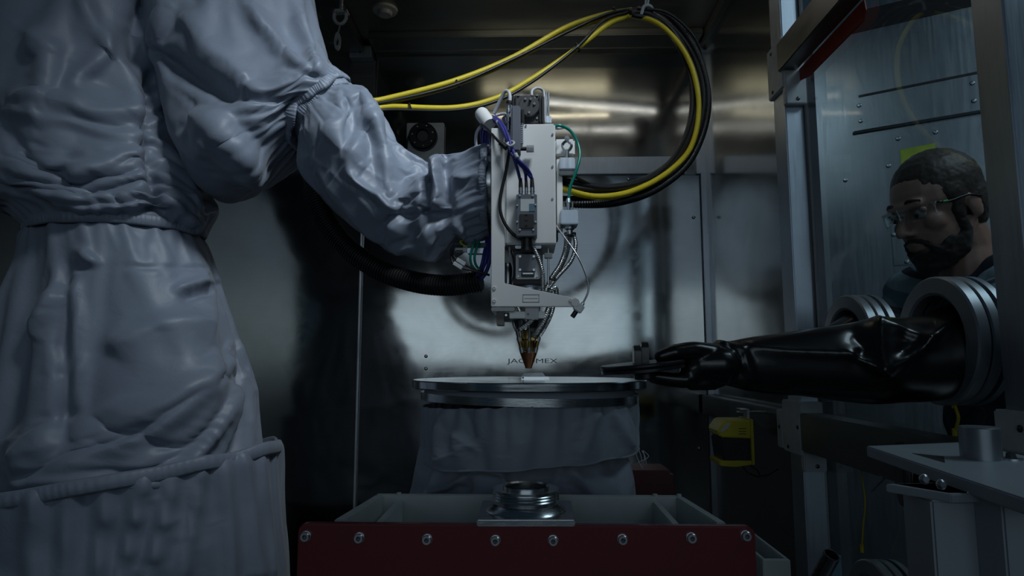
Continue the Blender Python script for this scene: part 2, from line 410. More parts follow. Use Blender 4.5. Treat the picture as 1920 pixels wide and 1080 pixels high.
# glass
w1 = struct(MB().bb(XG, XG + .008, 1.037, 1.80, 1.06, ZC).build('window_1', 'glass'))
w2 = struct(MB().bb(XG + .006, XG + .014, 1.037, 1.80, .02, .956).build('window_2', 'glass'))
w3 = struct(MB().bb(XG, XG + .008, -.4, .963, 1.062, ZC).build('window_3', 'glass'))
MB().bb(XG - .002, XG + .009, 1.79, 1.80, 1.06, 2.6).build('seal', 'black_plastic', w1)
# hall behind the glass
struct(MB().bb(3.1, 3.2, -3.2, 6, 0, 3.4).build('wall_hall', simple('hall_wall', (.11, .13, .145), .7)))
struct(MB().bb(XG + .2, 3.2, 4.2, 4.3, 0, 3.4).build('wall_far', simple('hall_wall_dark', (.08, .095, .105), .7)))
# ================================================================== fabric covers: lofted sleeves settled with a short cloth run
def loft(stations, nu, nv):
    """stations: (Lx, Ly, Rx, Ry, depth, depth ratio[, depth of right side]) in survey pixels -> (nv, nu, 3) grid."""
    data = []
    for st in stations:
        a = P(st[0], st[1], st[4]); b = P(st[2], st[3], st[6] if len(st) > 6 else st[4])
        c = (a + b) / 2; h = (b - a) / 2
        data.append([*c, *h, h.length * st[5]])
    g = catmull(data, nv); out = np.zeros((nv, nu, 3))
    th = np.arange(nu) * 2 * PI / nu
    for i in range(nv):
        c, h, r = g[i, :3], g[i, 3:6], g[i, 6]
        hn = h / np.linalg.norm(h); y = np.array([0, 1., 0]); t = y - hn * y.dot(hn); t /= np.linalg.norm(t)
        out[i] = c + np.cos(th)[:, None] * h + np.sin(th)[:, None] * t * r      # theta 3/2 pi faces the camera
    return out
def grid_mesh(G, name, closed=True):
    nv, nu, _ = G.shape; f = []
    for i in range(nv - 1):
        for j in range(nu if closed else nu - 1):
            k = (j + 1) % nu; f.append((i * nu + j, i * nu + k, (i + 1) * nu + k, (i + 1) * nu + j))
    me = bpy.data.meshes.new(name); me.from_pydata(G.reshape(-1, 3).tolist(), [], f); return me
def normals(G):
    du = np.roll(G, -1, 1) - np.roll(G, 1, 1); dv = np.gradient(G, axis=0)
    n = np.cross(du, dv); n /= np.linalg.norm(n, axis=2, keepdims=True) + 1e-9
    c = G.mean(1, keepdims=True)
    if ((G - c) * n).sum() < 0: n = -n
    return n
def fold_noise(G, scale, seed, stretch=(1, 1, 1)):
    nv, nu, _ = G.shape; out = np.zeros((nv, nu)); s = Vector(stretch) * scale; off = Vector((seed * 7.1, seed * 3.3, seed * 1.7))
    for i in range(nv):
        for j in range(nu):
            q = Vector(G[i, j]); q = Vector((q.x * s.x, q.y * s.y, q.z * s.z)) + off
            out[i, j] = noise.noise(q)
    return out
def cloth_settle(G, pin, grow=.08, frames=22, gravity=.6, pressure=0., bend=.4, tension=12, quality=5, mass=.2, smooth=1, core=0, axial=0, radial=0, twist=0):
    """G: closed grid; pin: (nv,) or (nv,nu) weights; grow: how much too large the fabric is."""
    nv, nu, _ = G.shape; me = grid_mesh(G, 'cloth_tmp'); o = bpy.data.objects.new('cloth_tmp', me); COL.objects.link(o)
    if axial or radial or twist:
        # the uncut size of the fabric: longer along the tube, wider around it, or sheared round it
        C = G.mean(1); st_ = np.diff(C, axis=0); Cl = np.concatenate([C[:1], C[0] + np.cumsum(st_ * (1 + axial), 0)]); R_ = G - C[:, None]
        th_ = twist * np.linspace(0, 1, nv); A_ = np.zeros_like(R_); n0 = st_.mean(0); n0 /= np.linalg.norm(n0)
        for i in range(nv):
            Rm = np.array(Matrix.Rotation(th_[i], 3, Vector(n0))); A_[i] = R_[i] @ Rm.T
        rest = Cl[:, None] + A_ * (1 + radial)
        o.shape_key_add(name='Basis'); kb_ = o.shape_key_add(name='rest'); kb_.data.foreach_set('co', rest.reshape(-1))
    vg = o.vertex_groups.new(name='pin')
    pw = np.broadcast_to(pin.reshape(nv, -1), (nv, nu)).reshape(-1)
    for w in np.unique(np.round(pw, 2)):
        if w > 0: vg.add([int(i) for i in np.where(np.round(pw, 2) == w)[0]], float(w), 'REPLACE')
    co = None
    if core:
        C = G.mean(1, keepdims=True); cm = grid_mesh(C + (G - C) * core, 'core_tmp'); co = bpy.data.objects.new('core_tmp', cm); COL.objects.link(co)
        co.modifiers.new('c', 'COLLISION'); co.collision.thickness_outer = .004
    md = o.modifiers.new('cloth', 'CLOTH'); s = md.settings
    s.vertex_group_mass = 'pin'; s.quality = quality; s.time_scale = 2.7; s.mass = mass; s.pin_stiffness = 1
    s.tension_stiffness = tension; s.compression_stiffness = tension; s.shear_stiffness = tension * .4; s.bending_stiffness = bend
    s.tension_damping = s.compression_damping = 6; s.bending_damping = .4; s.air_damping = 2.5
    if axial or radial or twist: s.rest_shape_key = kb_
    s.shrink_min = -grow; s.effector_weights.gravity = gravity
    if pressure: s.use_pressure = True; s.uniform_pressure_force = pressure
    md.collision_settings.use_collision = bool(core); md.collision_settings.use_self_collision = False
    md.collision_settings.distance_min = .004
    md.point_cache.frame_start = 1; md.point_cache.frame_end = frames + 1
    scene.frame_start = 1; scene.frame_end = frames + 1
    for f in range(1, frames + 1): scene.frame_set(f)
    ev = o.evaluated_get(bpy.context.evaluated_depsgraph_get()); em = ev.to_mesh()
    out = np.empty(nv * nu * 3); em.vertices.foreach_get('co', out); ev.to_mesh_clear()
    bpy.data.objects.remove(o); bpy.data.meshes.remove(me)
    if co: bpy.data.objects.remove(co)
    scene.frame_set(1)
    return out.reshape(nv, nu, 3)
def cover(name, G, parent, mat='fabric', sub=1, label=None):
    base = np.array(wloc(parent)); me = grid_mesh(G - base, name)
    o = link(name, me, mat, parent, 180, label)
    if sub:
        m = o.modifiers.new('subd', 'SUBSURF'); m.levels = m.render_levels = sub
    return o
def band(name, ring_pts, parent, r=.006, mat='fabric', n=8, ruffle=.0012, k=110):
    """gathered elastic hem along a closed loop"""
    M = 720; L = catmull([*ring_pts, ring_pts[0]], M + 1)[:-1]; c = L.mean(0); m = MB(); rows = []
    for i, p in enumerate(L):
        t = L[(i + 1) % M] - L[i - 1]; t /= np.linalg.norm(t); o = p - c; o -= t * o.dot(t); o /= np.linalg.norm(o); w = np.cross(t, o)
        rr = r + ruffle * (math.sin(i * 2 * PI * k / M + 2.3 * math.sin(i * .11)) + .5 * math.sin(i * .37)); rows.append(range(len(m.v), len(m.v) + n))
        m.v += [Vector(p + o * math.cos(2 * PI * a / n) * rr * .55 + w * math.sin(2 * PI * a / n) * r * 1.7) for a in range(n)]
    for i in range(M):
        a, b = rows[i], rows[(i + 1) % M]
        for q in range(n): j = (q + 1) % n; m.f.append([a[q], a[j], b[j], b[q]])
    return m.build(name, mat, parent, smooth=180)
RINV = RCAM.transposed()
def to_px(G):
    q = (G - np.array((0, 0, CAMZ))) @ np.array(RINV).T
    return np.stack([960 - F * q[..., 0] / q[..., 2], 540 + F * q[..., 1] / q[..., 2]], -1)
def seg_dist(p, pl):
    """distance and signed side of pixels p to polyline pl"""
    best = np.full(p.shape[:-1], 1e9); side = np.zeros(p.shape[:-1]); tt = np.zeros(p.shape[:-1]); n = len(pl) - 1
    for k in range(n):
        a, b = np.array(pl[k], float), np.array(pl[k + 1], float); d = b - a; L2 = d @ d
        t = np.clip(((p - a) @ d) / L2, 0, 1); r = p - (a + t[..., None] * d); dd = np.linalg.norm(r, axis=-1)
        s = np.sign(d[0] * r[..., 1] - d[1] * r[..., 0]); m = dd < best
        best[m] = dd[m]; side[m] = s[m]; tt[m] = (k + t[m]) / n
    return best, side, tt
def folds(G, lst, front=True, k=1.0, sharp=1.5):
    """lst: (pixel polyline, height, width on the side left of travel, width on the other side); tapers at both ends."""
    nn = normals(G); px = to_px(G); D = np.zeros(G.shape[:2])
    for pl, amp, wa, wb in lst:
        d, s, t = seg_dist(px, pl); w = np.where(s < 0, wa, wb)
        D += k * amp * np.exp(-np.abs(d / w) ** sharp) * np.clip(np.minimum(t + .12, 1.12 - t) * 5, 0, 1)
    if front: D *= np.clip(-nn[..., 1] * 2 + .5, 0, 1)
    return G + nn * D[..., None]
def gather(G, end, k, amp, length, seed=0):
    """radial pleats fading away from an elastic hem (end 0 or -1)"""
    nv, nu, _ = G.shape; nn = normals(G); th = np.arange(nu) * 2 * PI / nu; rnd = np.random.RandomState(seed)
    ph = sum(rnd.uniform(.3, .8) * np.sin(th * m + rnd.uniform(0, 6)) for m in (3, 5, 8))
    pl = np.sin(k * th + 1.5 * ph) + .6 * np.sin(k * 1.7 * th + 2 * ph)
    v = np.linspace(0, 1, nv); v = v if end == 0 else 1 - v
    return G + nn * (amp * np.exp(-v / length)[:, None] * pl[None, :])[..., None]
def pins(nv, *spec):
    w = np.zeros(nv)
    for a, b, x in spec: w[int(a * (nv - 1)):int(math.ceil(b * (nv - 1))) + 1] = x
    return w
# ================================================================== robot in fabric covers
rl = P(200, 1200, 1.66)
ROB = thing('industrial_robot', 'tall industrial robot arm wrapped in loose grey fabric covers reaching over the turntable', 'robot', (rl.x, rl.y, 0))
def crumple(G, s1, a1, s2, a2, seed, stretch=(1, 1, 1)):
    nn = normals(G)
    return G + nn * (fold_noise(G, s1, seed, stretch) * a1 + fold_noise(G, s2, seed + 5, stretch) * a2)[..., None]
KP = .95
def rand_folds(n, box, ang, spread, ln, amp, w, seed):
    """many small creases inside a pixel box, running roughly along ang (degrees)"""
    r = random.Random(seed); out = []
    for _ in range(n):
        x, y = r.uniform(box[0], box[1]), r.uniform(box[2], box[3]); a = math.radians(ang + r.uniform(-spread, spread)); L = ln * r.uniform(.5, 1.3); b = a + r.uniform(-.5, .5)
        p1 = (x + math.cos(a) * L / 2, y + math.sin(a) * L / 2); p2 = (p1[0] + math.cos(b) * L / 2, p1[1] + math.sin(b) * L / 2)
        out.append(([(x, y), p1, p2], amp * r.choice((1, 1, -1)) * r.uniform(.5, 1.2), w * r.uniform(.5, 1.0), w * r.uniform(.9, 2.2)))
    return out
# --- wrist sleeve
st = [(558, 248, 650, 156, 1.60, 1.0), (568, 272, 668, 168, 1.60, 1.0), (572, 322, 706, 160, 1.59, .95), (620, 356, 740, 212, 1.58, .9), (680, 400, 768, 258, 1.57, .85), (736, 438, 802, 284, 1.55, .85),
      (790, 460, 838, 274, 1.53, .85), (842, 466, 868, 282, 1.52, .9), (885, 450, 893, 274, 1.51, .95), (916, 440, 916, 270, 1.50, 1.0)]
G = crumple(loft(st, 120, 104), 9, .012, 22, .006, 1)
FL = [([(600, 250), (640, 190), (690, 170)], .012, 10, 26), ([(655, 280), (690, 200), (715, 190)], .014, 9, 22), ([(585, 290), (655, 350), (725, 420)], .016, 8, 20),
              ([(700, 200), (722, 270), (742, 340)], .014, 10, 16), ([(800, 295), (805, 350), (790, 395)], -.018, 9, 9), ([(838, 290), (836, 340), (842, 390)], -.018, 8, 8),
              ([(820, 285), (822, 340), (815, 380)], .014, 9, 9), ([(745, 374), (790, 392), (845, 404)], -.016, 7, 7), ([(660, 300), (720, 340), (752, 372)], .012, 8, 8),
              ([(745, 385), (740, 430), (755, 445)], .012, 9, 9), ([(800, 405), (795, 450), (815, 465)], .014, 9, 9), ([(775, 395), (768, 440)], -.012, 6, 6), ([(850, 410), (870, 440), (905, 440)], .012, 8, 8), ([(850, 330), (880, 335), (910, 330)], .008, 6, 6)]; G = folds(G, FL, k=1.7)
G = gather(gather(G, 0, 26, .004, .05, 1), -1, 30, .005, .08, 2)
G2 = cloth_settle(G, np.maximum(pins(104, (0, .055, 1), (.97, 1, 1)), .02), grow=.06, frames=16, gravity=.15, bend=.6, tension=30, axial=.32, radial=.10); G2 = folds(G2, FL, k=.5, sharp=1.2)
slv = cover('wrist_sleeve', G2, ROB)
band('elastic_hem', G2[2][::4], slv, .009); band('elastic_hem', G2[-2][::4], slv, .005)
# --- forearm cover
st = [(262, -90, 570, -110, 1.74, .8), (285, 20, 588, -20, 1.73, .8), (305, 130, 604, 50, 1.71, .8), (340, 260, 616, 98, 1.68, .8), (395, 352, 630, 124, 1.65, .85), (480, 338, 642, 136, 1.63, .9), (545, 280, 650, 148, 1.615, 1.0), (556, 250, 648, 152, 1.605, 1.0)]
G = crumple(loft(st, 132, 104), 6, .018, 17, .007, 3)
FL = [([(300, 85), (360, 125), (420, 160)], -.026, 9, 14), ([(420, 160), (480, 178), (530, 186)], -.014, 6, 8), ([(345, 20), (400, 90), (470, 150)], .02, 26, 30), ([(375, 190), (430, 240), (480, 300)], .026, 12, 36),
              ([(470, 10), (530, 80), (580, 140)], .012, 8, 16), ([(560, 20), (585, 90), (600, 140)], .016, 10, 14), ([(510, 230), (545, 200), (560, 180)], -.012, 7, 8), ([(480, 335), (440, 300), (390, 250)], .022, 10, 28),
              ([(530, 110), (590, 150)], -.008, 5, 6), ([(330, 0), (300, 60), (285, 110)], .02, 12, 12)]; G = folds(G, FL, k=1.7)
G = gather(G, -1, 26, .005, .10, 3)
G2 = cloth_settle(G, np.maximum(pins(104, (0, .03, 1), (.94, 1, 1)), .014), grow=.03, frames=16, gravity=.15, bend=1.0, tension=30, axial=.45, radial=.10, twist=1.2); G2 = folds(G2, FL, k=.5, sharp=1.2)
c = cover('forearm_cover', G2, ROB); band('elastic_hem', G2[-3][::4], c, .010)
jp = [P(607, 203, 1.603), P(560, 160, 1.70), P(650, 246, 1.58)]
MB().cyl(P(596, 192, 1.605), P(620, 214, 1.60), .078, 40).build('wrist_joint', simple('wrist_joint_red', (.25, .03, .02), .45), ROB, .004)
# --- elbow cover with the shirred seam
st = [(-140, -90, 300, -90, 1.66, .72), (-110, 0, 296, 0, 1.66, .72), (-80, 90, 292, 90, 1.66, .74), (-50, 180, 318, 180, 1.66, .76), (-14, 255, 352, 265, 1.66, .78), (-16, 320, 386, 330, 1.66, .8), (22, 385, 394, 385, 1.66, .84), (72, 425, 380, 418, 1.66, .9), (84, 442, 368, 436, 1.66, .9)]
G = crumple(loft(st, 140, 110), 5, .016, 15, .007, 6, (.7, 1, 1.5))
rn = random.Random(4); fl_ = []
for k, (y0, y1, xl) in enumerate(((205, 190, 40), (238, 212, 20), (262, 292, 60), (282, 296, 90), (305, 318, 40), (328, 342, 20), (352, 372, 70), (378, 392, 110))):
    fl_.append(([(286, y0), (230, y0 + (y1 - y0) * .3 + 6), (150, y1), (xl, y1 - 12)], .02 if k % 2 == 0 else .016, 5, 18))
for k, y0 in enumerate((165, 200, 232, 262, 292, 322, 350)):
    fl_.append(([(290, y0), (325, y0 + 24), (360, y0 + 62), (384, y0 + 104)], .015, 5, 13))
for y in range(150, 395, 12): fl_.append(([(272, y), (290, y + 3), (308, y + 2)], .007 * (1 if (y // 12) % 2 else -1), 4, 5))
fl_ += [([(280, 140), (286, 200), (292, 300), (288, 392)], -.024, 9, 9), ([(270, 0), (250, 60), (256, 110)], -.02, 9, 14), ([(150, -10), (180, 60), (240, 130), (275, 190)], .022, 14, 30), ([(60, 60), (110, 95), (100, 170)], .018, 14, 30), ([(210, 60), (205, 100), (150, 150)], .014, 8, 18), ([(60, 268), (105, 285), (140, 288)], -.035, 7, 8)]
FL = fl_; G = folds(G, FL, k=1.7); G = gather(G, -1, 34, .006, .06, 5)
G2 = cloth_settle(G, np.maximum(pins(110, (0, .03, 1), (.98, 1, 1)), .012), grow=.02, frames=16, gravity=.25, bend=1.0, tension=30, axial=.85, radial=.10); G2 = folds(G2, FL, k=.5, sharp=1.2)
c = cover('elbow_cover', G2, ROB); band('elastic_hem', G2[-2][::5], c, .009, k=120)
# --- lower arm cover
st = [(84, 436, 366, 432, 1.66, .85), (70, 455, 378, 448, 1.66, .85), (60, 505, 410, 500, 1.66, .8), (20, 560, 426, 548, 1.66, .76), (-40, 640, 472, 640, 1.66, .7), (-80, 720, 490, 715, 1.66, .68), (-90, 790, 494, 775, 1.66, .66), (-80, 870, 492, 850, 1.66, .64), (-60, 990, 460, 960, 1.66, .6)]
G = crumple(loft(st, 140, 110), 4, .016, 12, .006, 8)
FL = [([(0, 832), (130, 800), (300, 730), (450, 650)], .03, 14, 30), ([(90, 862), (250, 800), (420, 690)], .022, 10, 20), ([(240, 872), (340, 840), (440, 720)], .024, 9, 20), ([(20, 875), (200, 868), (330, 868)], .02, 10, 16),
              ([(122, 500), (116, 640), (122, 800)], -.024, 14, 14), ([(140, 520), (138, 650), (140, 760)], .014, 8, 30), ([(345, 552), (380, 536), (412, 533)], -.018, 6, 7), ([(330, 540), (380, 524), (415, 525)], .014, 8, 8), ([(150, 470), (180, 490)], .012, 8, 12),
              ([(40, 620), (90, 560), (110, 540)], .02, 12, 20), ([(200, 640), (300, 600), (420, 590)], .016, 14, 26), ([(330, 770), (420, 680), (462, 610)], -.012, 8, 8), ([(400, 840), (440, 760), (460, 700)], .02, 9, 14), ([(130, 498), (250, 496), (400, 500)], -.006, 3, 4)]; G = folds(G, FL, k=1.7)
G = gather(G, 0, 24, .006, .07, 6)
G2 = cloth_settle(G, np.maximum(pins(110, (0, .02, 1), (.98, 1, 1)), .012), grow=.02, frames=16, gravity=.25, bend=1.2, tension=30, axial=.5, radial=.08, twist=-1.5); G2 = folds(G2, FL, k=.5, sharp=1.2)
cover('lower_arm_cover', G2, ROB)
# --- base cover
st = [(-120, 925, 512, 838, 1.66, .76), (-125, 945, 516, 850, 1.66, .76), (-135, 1020, 520, 930, 1.66, .72), (-140, 1090, 526, 1020, 1.66, .72), (-140, 1200, 530, 1130, 1.66, .72), (-140, 1330, 530, 1330, 1.66, .72)]
G = crumple(loft(st, 150, 80), 5, .01, 14, .006, 12, (1.6, 1.6, .5))
FL = [([(x, y0), (x + dx, y0 + 120), (x + dx * 2, y0 + 240)], .014, 6, 12) for x, y0, dx in ((60, 910, 4), (140, 900, -10), (215, 890, -20), (280, 880, -30), (335, 875, -30), (385, 865, -24), (425, 860, 8), (460, 850, 12), (490, 845, 8))]; G = folds(G, FL, k=1.7)
G = gather(G, 0, 44, .006, .16, 9)
G2 = cloth_settle(G, np.maximum(pins(80, (0, .02, 1), (.98, 1, 1)), .015), grow=.02, frames=12, gravity=.15, bend=.5, tension=30, radial=.4); G2 = folds(G2, FL, k=.5, sharp=1.2)
c = cover('base_cover', G2, ROB); band('elastic_hem', G2[1][::5], c, .010, k=150)
pb = P(195, 1330, 1.66)
MB().lathe([(0, pb.z + .04), (.43, pb.z + .04), (.43, .06), (.50, .05), (.50, 0), (0, 0)], (pb.x, pb.y, 0), (0, 0, 1), 40).build('robot_base', 'black_matt', ROB)
# ================================================================== laser cladding head on the robot wrist
def pbox(m, x0, x1, y0, y1, d0, d1):
    """box whose front face spans the surveyed rectangle at depth d0 and which reaches back to d1"""
    xm, ym = (x0 + x1) / 2, (y0 + y1) / 2
    a = P(x0, ym, d0).x; b = P(x1, ym, d0).x; t = P(xm, y0, d0).z; u = P(xm, y1, d0).z
    return m.bb(a, b, d0, d1, u, t)
def pb(name, r, mat, par, bevel=.0015, label=None): return pbox(MB(), *r).build(name, mat, par, bevel, label=label)
def screw(par, px, py, d, r=.0035, mat='bolt', h=.003, name='screw'):
    q = P(px, py, d)
    return MB().lathe([(0, h * .5), (r * .45, h * .5), (r * .5, h), (r * .8, h), (r, h * .6), (r, 0)], q, (0, -1, 0), 14).build(name, mat, par)
def cable(name, pts, r, mat, par, n=56, sides=10, label=None, rfun=None):
    """pts: (px, py, depth)"""
    return MB().tube(curve([P(*p) for p in pts], n), r, sides, True, rfun).build(name, mat, par, smooth=180, label=label)
def corrugated(name, pts, r, mat, par, pitch=.006, depth=.12, sides=14, label=None):
    c = catmull([P(*p) for p in pts], 200); L = np.linalg.norm(np.diff(c, axis=0), axis=1).sum(); n = int(L / pitch * 4)
    prof = (1, 1, 1 - depth, 1 - depth)
    return MB().tube(curve([P(*p) for p in pts], n), r, sides, True, lambda i, t: r * prof[i % 4]).build(name, mat, par, smooth=50, label=label)
hb = P(991, 690, 1.45)
LH = thing('laser_head', 'white laser cladding head with copper nozzle and many cables above the turntable', 'laser head', (hb.x, hb.y, hb.z))
pb('housing', (947, 1042, 232, 458, 1.36, 1.50), 'white_paint', LH, .003)
for a in ((952, 312), (1036, 312), (1036, 372), (986, 236), (1036, 252)): screw(LH, *a, 1.36, .0025)
# side plate running into the slanted lower arm
so = [P(*p, 1.345) for p in ((921, 240), (946, 240), (946, 531), (955, 533), (1060, 555), (1078, 558), (1085, 562), (1088, 568), (1085, 573), (1078, 575), (921, 575))]
MB().prism(so, (0, .012, 0)).build('front_bracket', 'white_paint', LH, .0012)
pb('side_plate', (921, 931, 240, 575, 1.358, 1.56), 'white_paint', LH, .0015)
pb('lower_lip', (921, 965, 576, 583, 1.35, 1.48), 'white_paint', LH, .0015)
for a in ((927, 540), (927, 564), (1070, 563)): screw(LH, *a, 1.345, .004, 'white_paint')
# the outlined type plate on the arm
for r in ((980, 1011, 552, 553), (980, 1011, 566, 567), (980, 981, 552, 567), (1010, 1011, 552, 567), (983, 1008, 559.3, 559.9)):
    pb('plate_outline', (*r, 1.3445, 1.346), 'grey_plastic', LH, 0)
# robot flange
fa, fb = P(900, 352, 1.50), P(921, 352, 1.50)
MB().lathe([(0, 0), (.09, 0), (.09, (fb - fa).length * .5), (.098, (fb - fa).length * .5), (.098, (fb - fa).length + .004), (0, (fb - fa).length + .004)], fa, (1, 0, 0), 40).build('mounting_flange', 'machined', LH)
# rear rail on the right
pb('rear_rail', (1044, 1055, 298, 432, 1.46, 1.49), 'white_paint', LH); pb('rear_strip', (1041, 1046, 320, 450, 1.465, 1.50), 'black_matt', LH)
# camera with lens tube and connectors
pb('camera', (968, 1007, 364, 443, 1.315, 1.355), 'grey_plastic', LH, .0015)
pb('camera_foot', (969, 1006, 432, 442, 1.318, 1.36), 'grey_plastic', LH)
cam_p = pb('camera_cover', (974, 1001, 401, 428, 1.312, 1.32), 'black_matt', LH, .001)
for a in ((987, 403), (987, 413), (987, 423)): pb('slot', (a[0] - 3, a[0] + 2, a[1] - 1, a[1] + 1, 1.3112, 1.314), 'dark', cam_p, 0)
pb('type_label', (976, 1002, 373, 396, 1.3143, 1.316), 'bracket_white', LH, 0)
pb('type_label', (992, 1003, 382, 396, 1.3137, 1.3146), simple('blue_label', (.10, .18, .25), .5), LH, 0)
for a in ((975, 367), (999, 367), (970, 385), (1004, 384), (970, 416), (1004, 416), (975, 431), (1000, 431)): screw(LH, *a, 1.315, .0024)
for x, r in ((976.5, 4.4), (987, 3.6), (998, 4.6)):
    k = MB().cyl(P(x, 364, 1.335), P(x, 352, 1.335), r / F * 1.335, 16).cyl(P(x, 360, 1.335), P(x, 358, 1.335), r * 1.12 / F * 1.335, 16).build('connector', 'bolt', LH)
    MB().cyl(P(x, 353, 1.335), P(x - .8, 334, 1.335), r / F * 1.335, 14, r * .72 / F * 1.335).build('boot', 'black_plastic', k)
lt = MB().lathe([(0, 0), (.0145, 0), (.0145, .006), (.0125, .006), (.0125, .026), (.0135, .026), (.0135, .032), (0, .032)], P(988, 443, 1.34), (0, 0, -1), 28).build('lens_tube', 'black_plastic', LH)
# optics block under the housing
pb('optics_block', (962, 1018, 470, 533, 1.375, 1.48), 'black_matt', LH, .002)
pb('clamp_bar', (966, 1015, 459, 466, 1.372, 1.40), 'alu', LH)
pb('mount_plate', (967, 1013, 477, 523, 1.366, 1.376), 'white_paint', LH, .002)
pb('cover_plate', (973, 1004, 478, 509, 1.358, 1.367), simple('slate_cover', (.14, .155, .185), .4), LH, .001)
for a in ((975, 481), (1001, 481), (975, 506), (1001, 506)): screw(LH, *a, 1.358, .0035)
for a in ((972, 518), (1007, 518)): screw(LH, *a, 1.366, .002)
pb('plate_latch', (977, 1002, 511, 519, 1.36, 1.367), 'black_plastic', LH, .001)
pb('latch_bar', (980, 1000, 511.5, 514, 1.357, 1.361), 'bolt', LH, .0005)
MB().lathe([(0, 0), (.028, 0), (.03, .002), (.03, .012), (.027, .014), (.027, .03), (0, .03)], P(993, 529, 1.42), (0, 0, -1), 36).build('focus_ring', 'alu', LH)
MB().lathe([(0, 0), (.033, 0), (.033, .006), (0, .006)], P(993, 524, 1.42), (0, 0, -1), 36).build('focus_flange', 'black_matt', LH)
MB().lathe([(0, 0), (.010, 0), (.011, .006), (.0085, .012), (.0115, .022), (.0115, .046), (0, .046)], P(942 + 10, 494, 1.40), (0, 0, -1), 18).build('air_cylinder', 'bolt', LH)
pb('inner_panel', (946, 962, 460, 533, 1.43, 1.47), 'dull_steel', LH)
for x, y0, y1 in ((1028, 458, 532), (955, 458, 476)): MB().cyl(P(x, y0, 1.40), P(x, y1, 1.40), .0022, 10).build('rod', 'bolt', LH)
pb('rod_clamp', (1021, 1036, 474, 483, 1.39, 1.41), 'white_paint', LH)
cable('sensor_lead', [(955, 464, 1.375), (957, 485, 1.372), (962, 505, 1.37), (960, 534, 1.372)], .0022, 'white_cable', LH, 24)
cable('sensor_lead', [(958, 470, 1.372), (963, 490, 1.368), (963, 515, 1.368), (958, 534, 1.37)], .0016, 'black_hose', LH, 24)
# underside: mount, nozzle body and cone
pb('base_plate', (938, 1022, 584, 597, 1.37, 1.50), 'dull_steel', LH, .001)
pb('wedge_block', (985, 1010, 574, 598, 1.362, 1.40), 'white_paint', LH, .001)
screw(LH, 990, 589, 1.362, .0022, 'bolt_dark')
pb('side_sensor', (931, 945, 583, 610, 1.36, 1.40), simple('olive_grey_block', (.12, .115, .10), .5), LH, .001)
pb('sensor_arm', (944, 955, 586, 600, 1.365, 1.39), 'black_matt', LH, .001)
screw(LH, 949, 591, 1.365, .003)
zc = P(991, 597, 1.45)
def pxh(y0, y1): return (P(991, y0, 1.45).z - P(991, y1, 1.45).z)
MB().lathe([(0, 0), (.028, 0), (.028, pxh(597, 616)), (.024, pxh(597, 620)), (0, pxh(597, 620))], zc, (0, 0, -1), 32).build('nozzle_body', simple('gunmetal', (.12, .12, .13), .3, 1), LH)
for k in range(8):
    a = k * PI / 4 + .2; c0 = zc + Vector((math.cos(a) * .0285, math.sin(a) * .0285, 0))
    MB().cyl(c0, c0 - Vector((0, 0, pxh(597, 616))), .0035, 8).build('cooling_rib', 'bolt' if k % 2 else 'bolt_dark', LH)
MB().lathe([(0, 0), (.019, 0), (.021, .004), (.017, .012), (.0175, .026), (.0145, .030), (.014, .052), (.0165, .054), (0, .054)], P(991, 614, 1.45), (0, 0, -1), 32).build('nozzle_collar', 'brass', LH)
H = pxh(660, 691)
MB().lathe([(0, 0), (.0185, 0), (.0195, .0015), (.0190, .003), (.0085, H - .005), (.0075, H - .001), (.006, H), (.0025, H), (.0025, H - .006), (0, H - .006)], P(991, 660, 1.45), (0, 0, -1), 40).build('nozzle_tip', 'copper', LH, label='tarnished copper cone')
for k in range(6):
    a = k * PI / 3 - PI / 2 + .08; u = Vector((math.cos(a), math.sin(a), 0))
    top = P(991, 617, 1.45) + u * .031; bot = P(991, 661, 1.45) + u * .0165
    d = bot - top
    pt = MB().cyl(top, top + d * .42, .0032, 10).build('powder_tube', 'hose_steel', LH)
    MB().cyl(top + d * .36, top + d * .52, .0046, 6).build('fitting', 'bolt', pt); MB().cyl(top + d * .52, top + d * .8, .0038, 10).build('fitting', 'brass', pt)
    MB().cyl(top + d * .78, top + d * 1.01, .0047, 10).build('fitting', 'bolt', pt)
MB().cyl(P(999, 635, 1.425), P(999.5, 635, 1.412), .0042, 14).build('plug', 'brass', LH)
for pts, r in (([(967, 572, 1.40), (976, 588, 1.385), (988, 603, 1.385), (984, 616, 1.40)], .0052), ([(1010, 570, 1.38), (1005, 588, 1.375), (992, 604, 1.378), (974, 617, 1.385)], .0062), ([(1032, 570, 1.40), (1024, 590, 1.39), (1013, 612, 1.39), (1001, 630, 1.405)], .0066),
               ([(1038, 570, 1.42), (1032, 592, 1.41), (1022, 612, 1.42), (1012, 628, 1.44)], .0055), ([(964, 598, 1.45), (963, 606, 1.44), (968, 620, 1.435)], .004), ([(999, 462, 1.365), (1010, 485, 1.36), (1017, 512, 1.36), (1018, 550, 1.372)], .0052),
               ([(1062, 440, 1.45), (1060, 468, 1.45), (1050, 497, 1.44), (1033, 523, 1.43), (1020, 552, 1.42)], .0056), ([(1070, 440, 1.46), (1063, 475, 1.46), (1052, 500, 1.455), (1034, 528, 1.44), (1024, 552, 1.43)], .005),
               ([(1076, 440, 1.45), (1079, 462, 1.45), (1070, 490, 1.445), (1046, 518, 1.435), (1028, 540, 1.425)], .0052), ([(1028, 556, 1.41), (1034, 543, 1.405), (1042, 541, 1.41), (1043, 556, 1.42)], .006)):
    corrugated('metal_hose', pts, r, 'hose_steel', LH, .0042, .2)
cable('cable_tie', [(1028, 518, 1.425), (1034, 524, 1.418), (1041, 524, 1.425), (1038, 516, 1.435)], .002, 'black_plastic', LH, 16)
